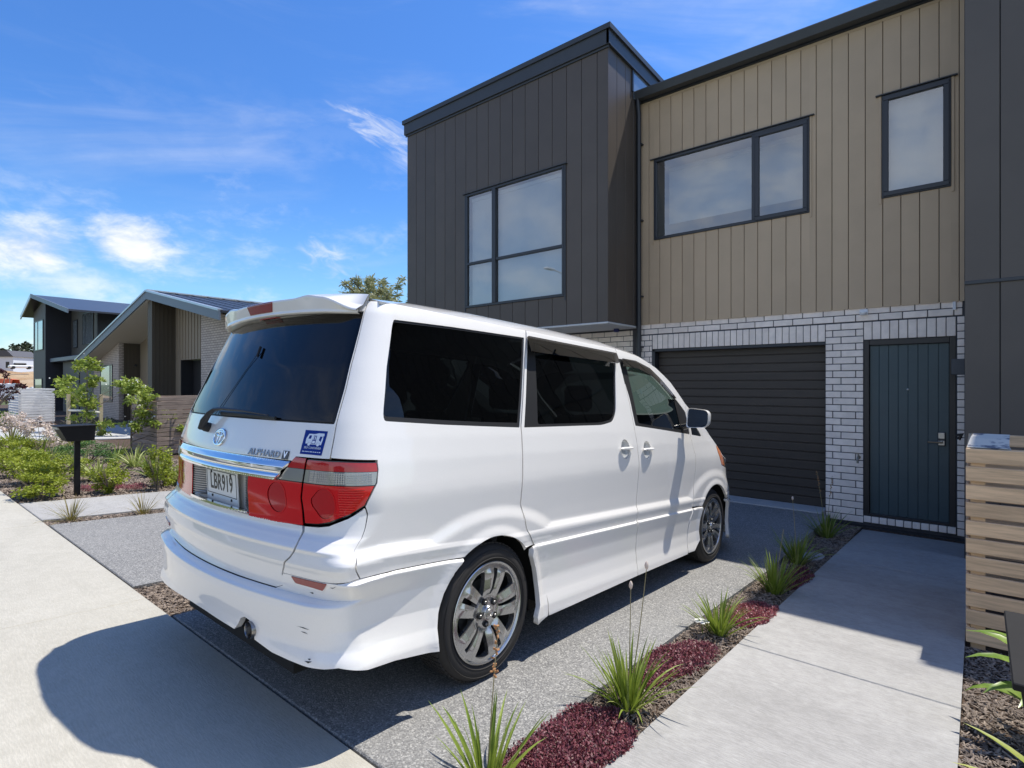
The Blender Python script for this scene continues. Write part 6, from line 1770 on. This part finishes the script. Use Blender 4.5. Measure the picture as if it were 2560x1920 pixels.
# ---- young staked trees, far trees, burgundy shrub
def young_tree(x, y, hgt, arms, m, label, fl=0, seed=0, lsize=.085):
    z = float(bedz(y)); R_ = random.Random(seed); e = empty("young_tree", (x, y, z), None, label, "tree", "young staked trees in the left bed")
    mb = MB(); mb.tube([(x, y, z - .05), (x + .02, y, z + hgt * .5), (x, y, z + hgt * .95)], [.022, .016, .006], 7)
    for (ax, ay, az_, rr, n) in arms: mb.tube([(x, y, z + az_ * .55), (x + ax * .5, y + ay * .5, z + az_ * .85), (x + ax, y + ay, z + az_)], [.012, .008, .004], 5)
    mb.build("trunk", BARK, e)
    mb = MB()
    for (ax, ay, az_, rr, n) in arms: leaves(mb, (x + ax, y + ay, z + az_), (rr, rr, rr * .75), n, lsize, R_, clumps=9, aspect=.5)
    mb.build("crown", m, e)
    if fl:
        mb = MB()
        for (ax, ay, az_, rr, n) in arms: leaves(mb, (x + ax, y + ay, z + az_ + rr * .1), (rr, rr, rr * .8), fl, .05, R_, clumps=8, aspect=.9)
        mb.build("blossom", WFL, e)
    return e
young_tree(-20.8, 4.55, 2.3, [(0.1, .0, 2.25, .42, 420), (-.1, .3, 1.7, .32, 260), (-2.1, -.25, 1.55, .50, 380), (-1.3, -.1, 1.25, .45, 320), (.3, .75, 1.55, .42, 330), (.5, 1.35, 1.45, .35, 260), (0, .1, 1.15, .50, 460), (-.2, .0, .7, .35, 200), (.1, .3, .25, .40, 240)], DOGW, "young leafy tree tied between two wooden stakes", seed=3, fl=6, lsize=.12)
for (x, y) in ((-21.9, 4.32), (-21.0, 4.95)):
    MB().box(x - .045, x + .045, y - .045, y + .045, -.1, 1.30, c=.004).build("wooden_stake", STAKE).__setitem__('label', "pale wooden stake left of the young tree" if x < -21.5 else "pale wooden stake right of the young tree")
for o in COL.objects:
    if o.name.startswith("wooden_stake"): o['category'] = "stake"; o['group'] = "tree stakes"
e = empty("tree_tie", (-21.5, 4.6, .85), None, "pale webbing tie between the stakes and the young tree", "tie")
MB().tube([(-21.9, 4.32, .80), (-20.85, 4.55, .82)], .03, 6).build("strap", WFL, e); MB().tube([(-20.8, 4.56, .80), (-21.0, 4.95, .74)], .03, 6).build("strap", WFL, e)
young_tree(-14.4, 3.95, 1.75, [(0, 0, 1.55, .26, 420), (.1, .15, 1.25, .32, 520), (-.1, .2, .95, .36, 560), (.15, .5, .80, .34, 420), (0, .0, .62, .30, 320), (.2, .9, .55, .28, 300), (.6, 1.4, .95, .20, 130)], DOGW, "young white flowering tree left of the weathered bin store", fl=14, seed=5, lsize=.075)
R_ = random.Random(8)
e = empty("burgundy_shrub", (-24.5, 2.3, .1), None, "burgundy leaved shrub branch at the left edge of the picture", "shrub")
mb = MB(); fl_ = MB()
for (u, v, rr) in ((0, 928, .35), (14, 938, .28), (4, 968, .3), (22, 970, .3), (30, 978, .35), (48, 966, .25), (8, 990, .4), (16, 1000, .3), (58, 966, .15)):
    p = at(u, v, 19.5); leaves(mb, p, (rr * .55, rr * .55, rr * .45), 60, .09, R_, clumps=5); fl_.tube([at(-30, 1040, 19.5), at(u * .5 - 5, (v + 1010) / 2, 19.5), p], [.03, .018, .006], 5)
mb.build("foliage", BURG, e); fl_.build("branch", BARK, e)
def big_tree(pos, hgt, rad, n, m, label, seed, lsize, name="tree", cat="tree", grp=None, aspect=.3, clumps=50):
    R_ = random.Random(seed); e = empty(name, pos, None, label, cat, grp); x, y, z = pos
    mb = MB(); mb.tube([(x, y, z - .3), (x + .1, y, z + hgt * .4), (x, y + .1, z + hgt * .85)], [.28, .2, .05], 8)
    for k in range(12):
        a = R_.uniform(0, 6.28); h0 = hgt * R_.uniform(.35, .7); mb.tube([(x, y, z + h0), (x + rad * .5 * math.cos(a), y + rad * .5 * math.sin(a), z + h0 + hgt * .12), (x + rad * .9 * math.cos(a), y + rad * .9 * math.sin(a), z + h0 + hgt * .2)], [.12, .07, .02], 5)
    mb.build("trunk", BARK, e)
    mb = MB()
    for k in range(clumps):
        v = Vector((R_.gauss(0, 1), R_.gauss(0, 1), R_.gauss(0, .8))).normalized() * R_.uniform(.45, 1.0)
        c = Vector((x, y, z + hgt * .68)) + Vector((v.x * rad, v.y * rad, v.z * hgt * .30))
        q = rad * R_.uniform(.14, .26)
        leaves(mb, c, (q, q, q * 1.1), n // clumps, lsize, R_, clumps=3, aspect=aspect, hollow=0.1)
    mb.build("crown", m, e); return e
big_tree((-39.0, 28.5, -.4), 11.9, 3.7, 12500, GUM, "grey green willowy tree rising between the van roof and the box wing", 5, .46, aspect=.22, clumps=90)
for k, (u, v, d, hh, rr) in enumerate(((46, 925, 210, 7, 5), (60, 925, 190, 7, 5), (70, 925, 215, 11, 6), (80, 925, 220, 9, 5), (-30, 925, 260, 12, 7))):
    p = at(u, v, d); big_tree(tuple(p), hh, rr, 900, DTREE, ["distant tree just right of the white distant house", "distant low tree between the far houses", "tallest distant tree on the skyline", "distant tree touching the dark corner house", "distant tree hidden left of the picture edge"][k], 20 + k, 1.1, name="distant_tree", grp="distant trees on the skyline", clumps=20, aspect=.7)
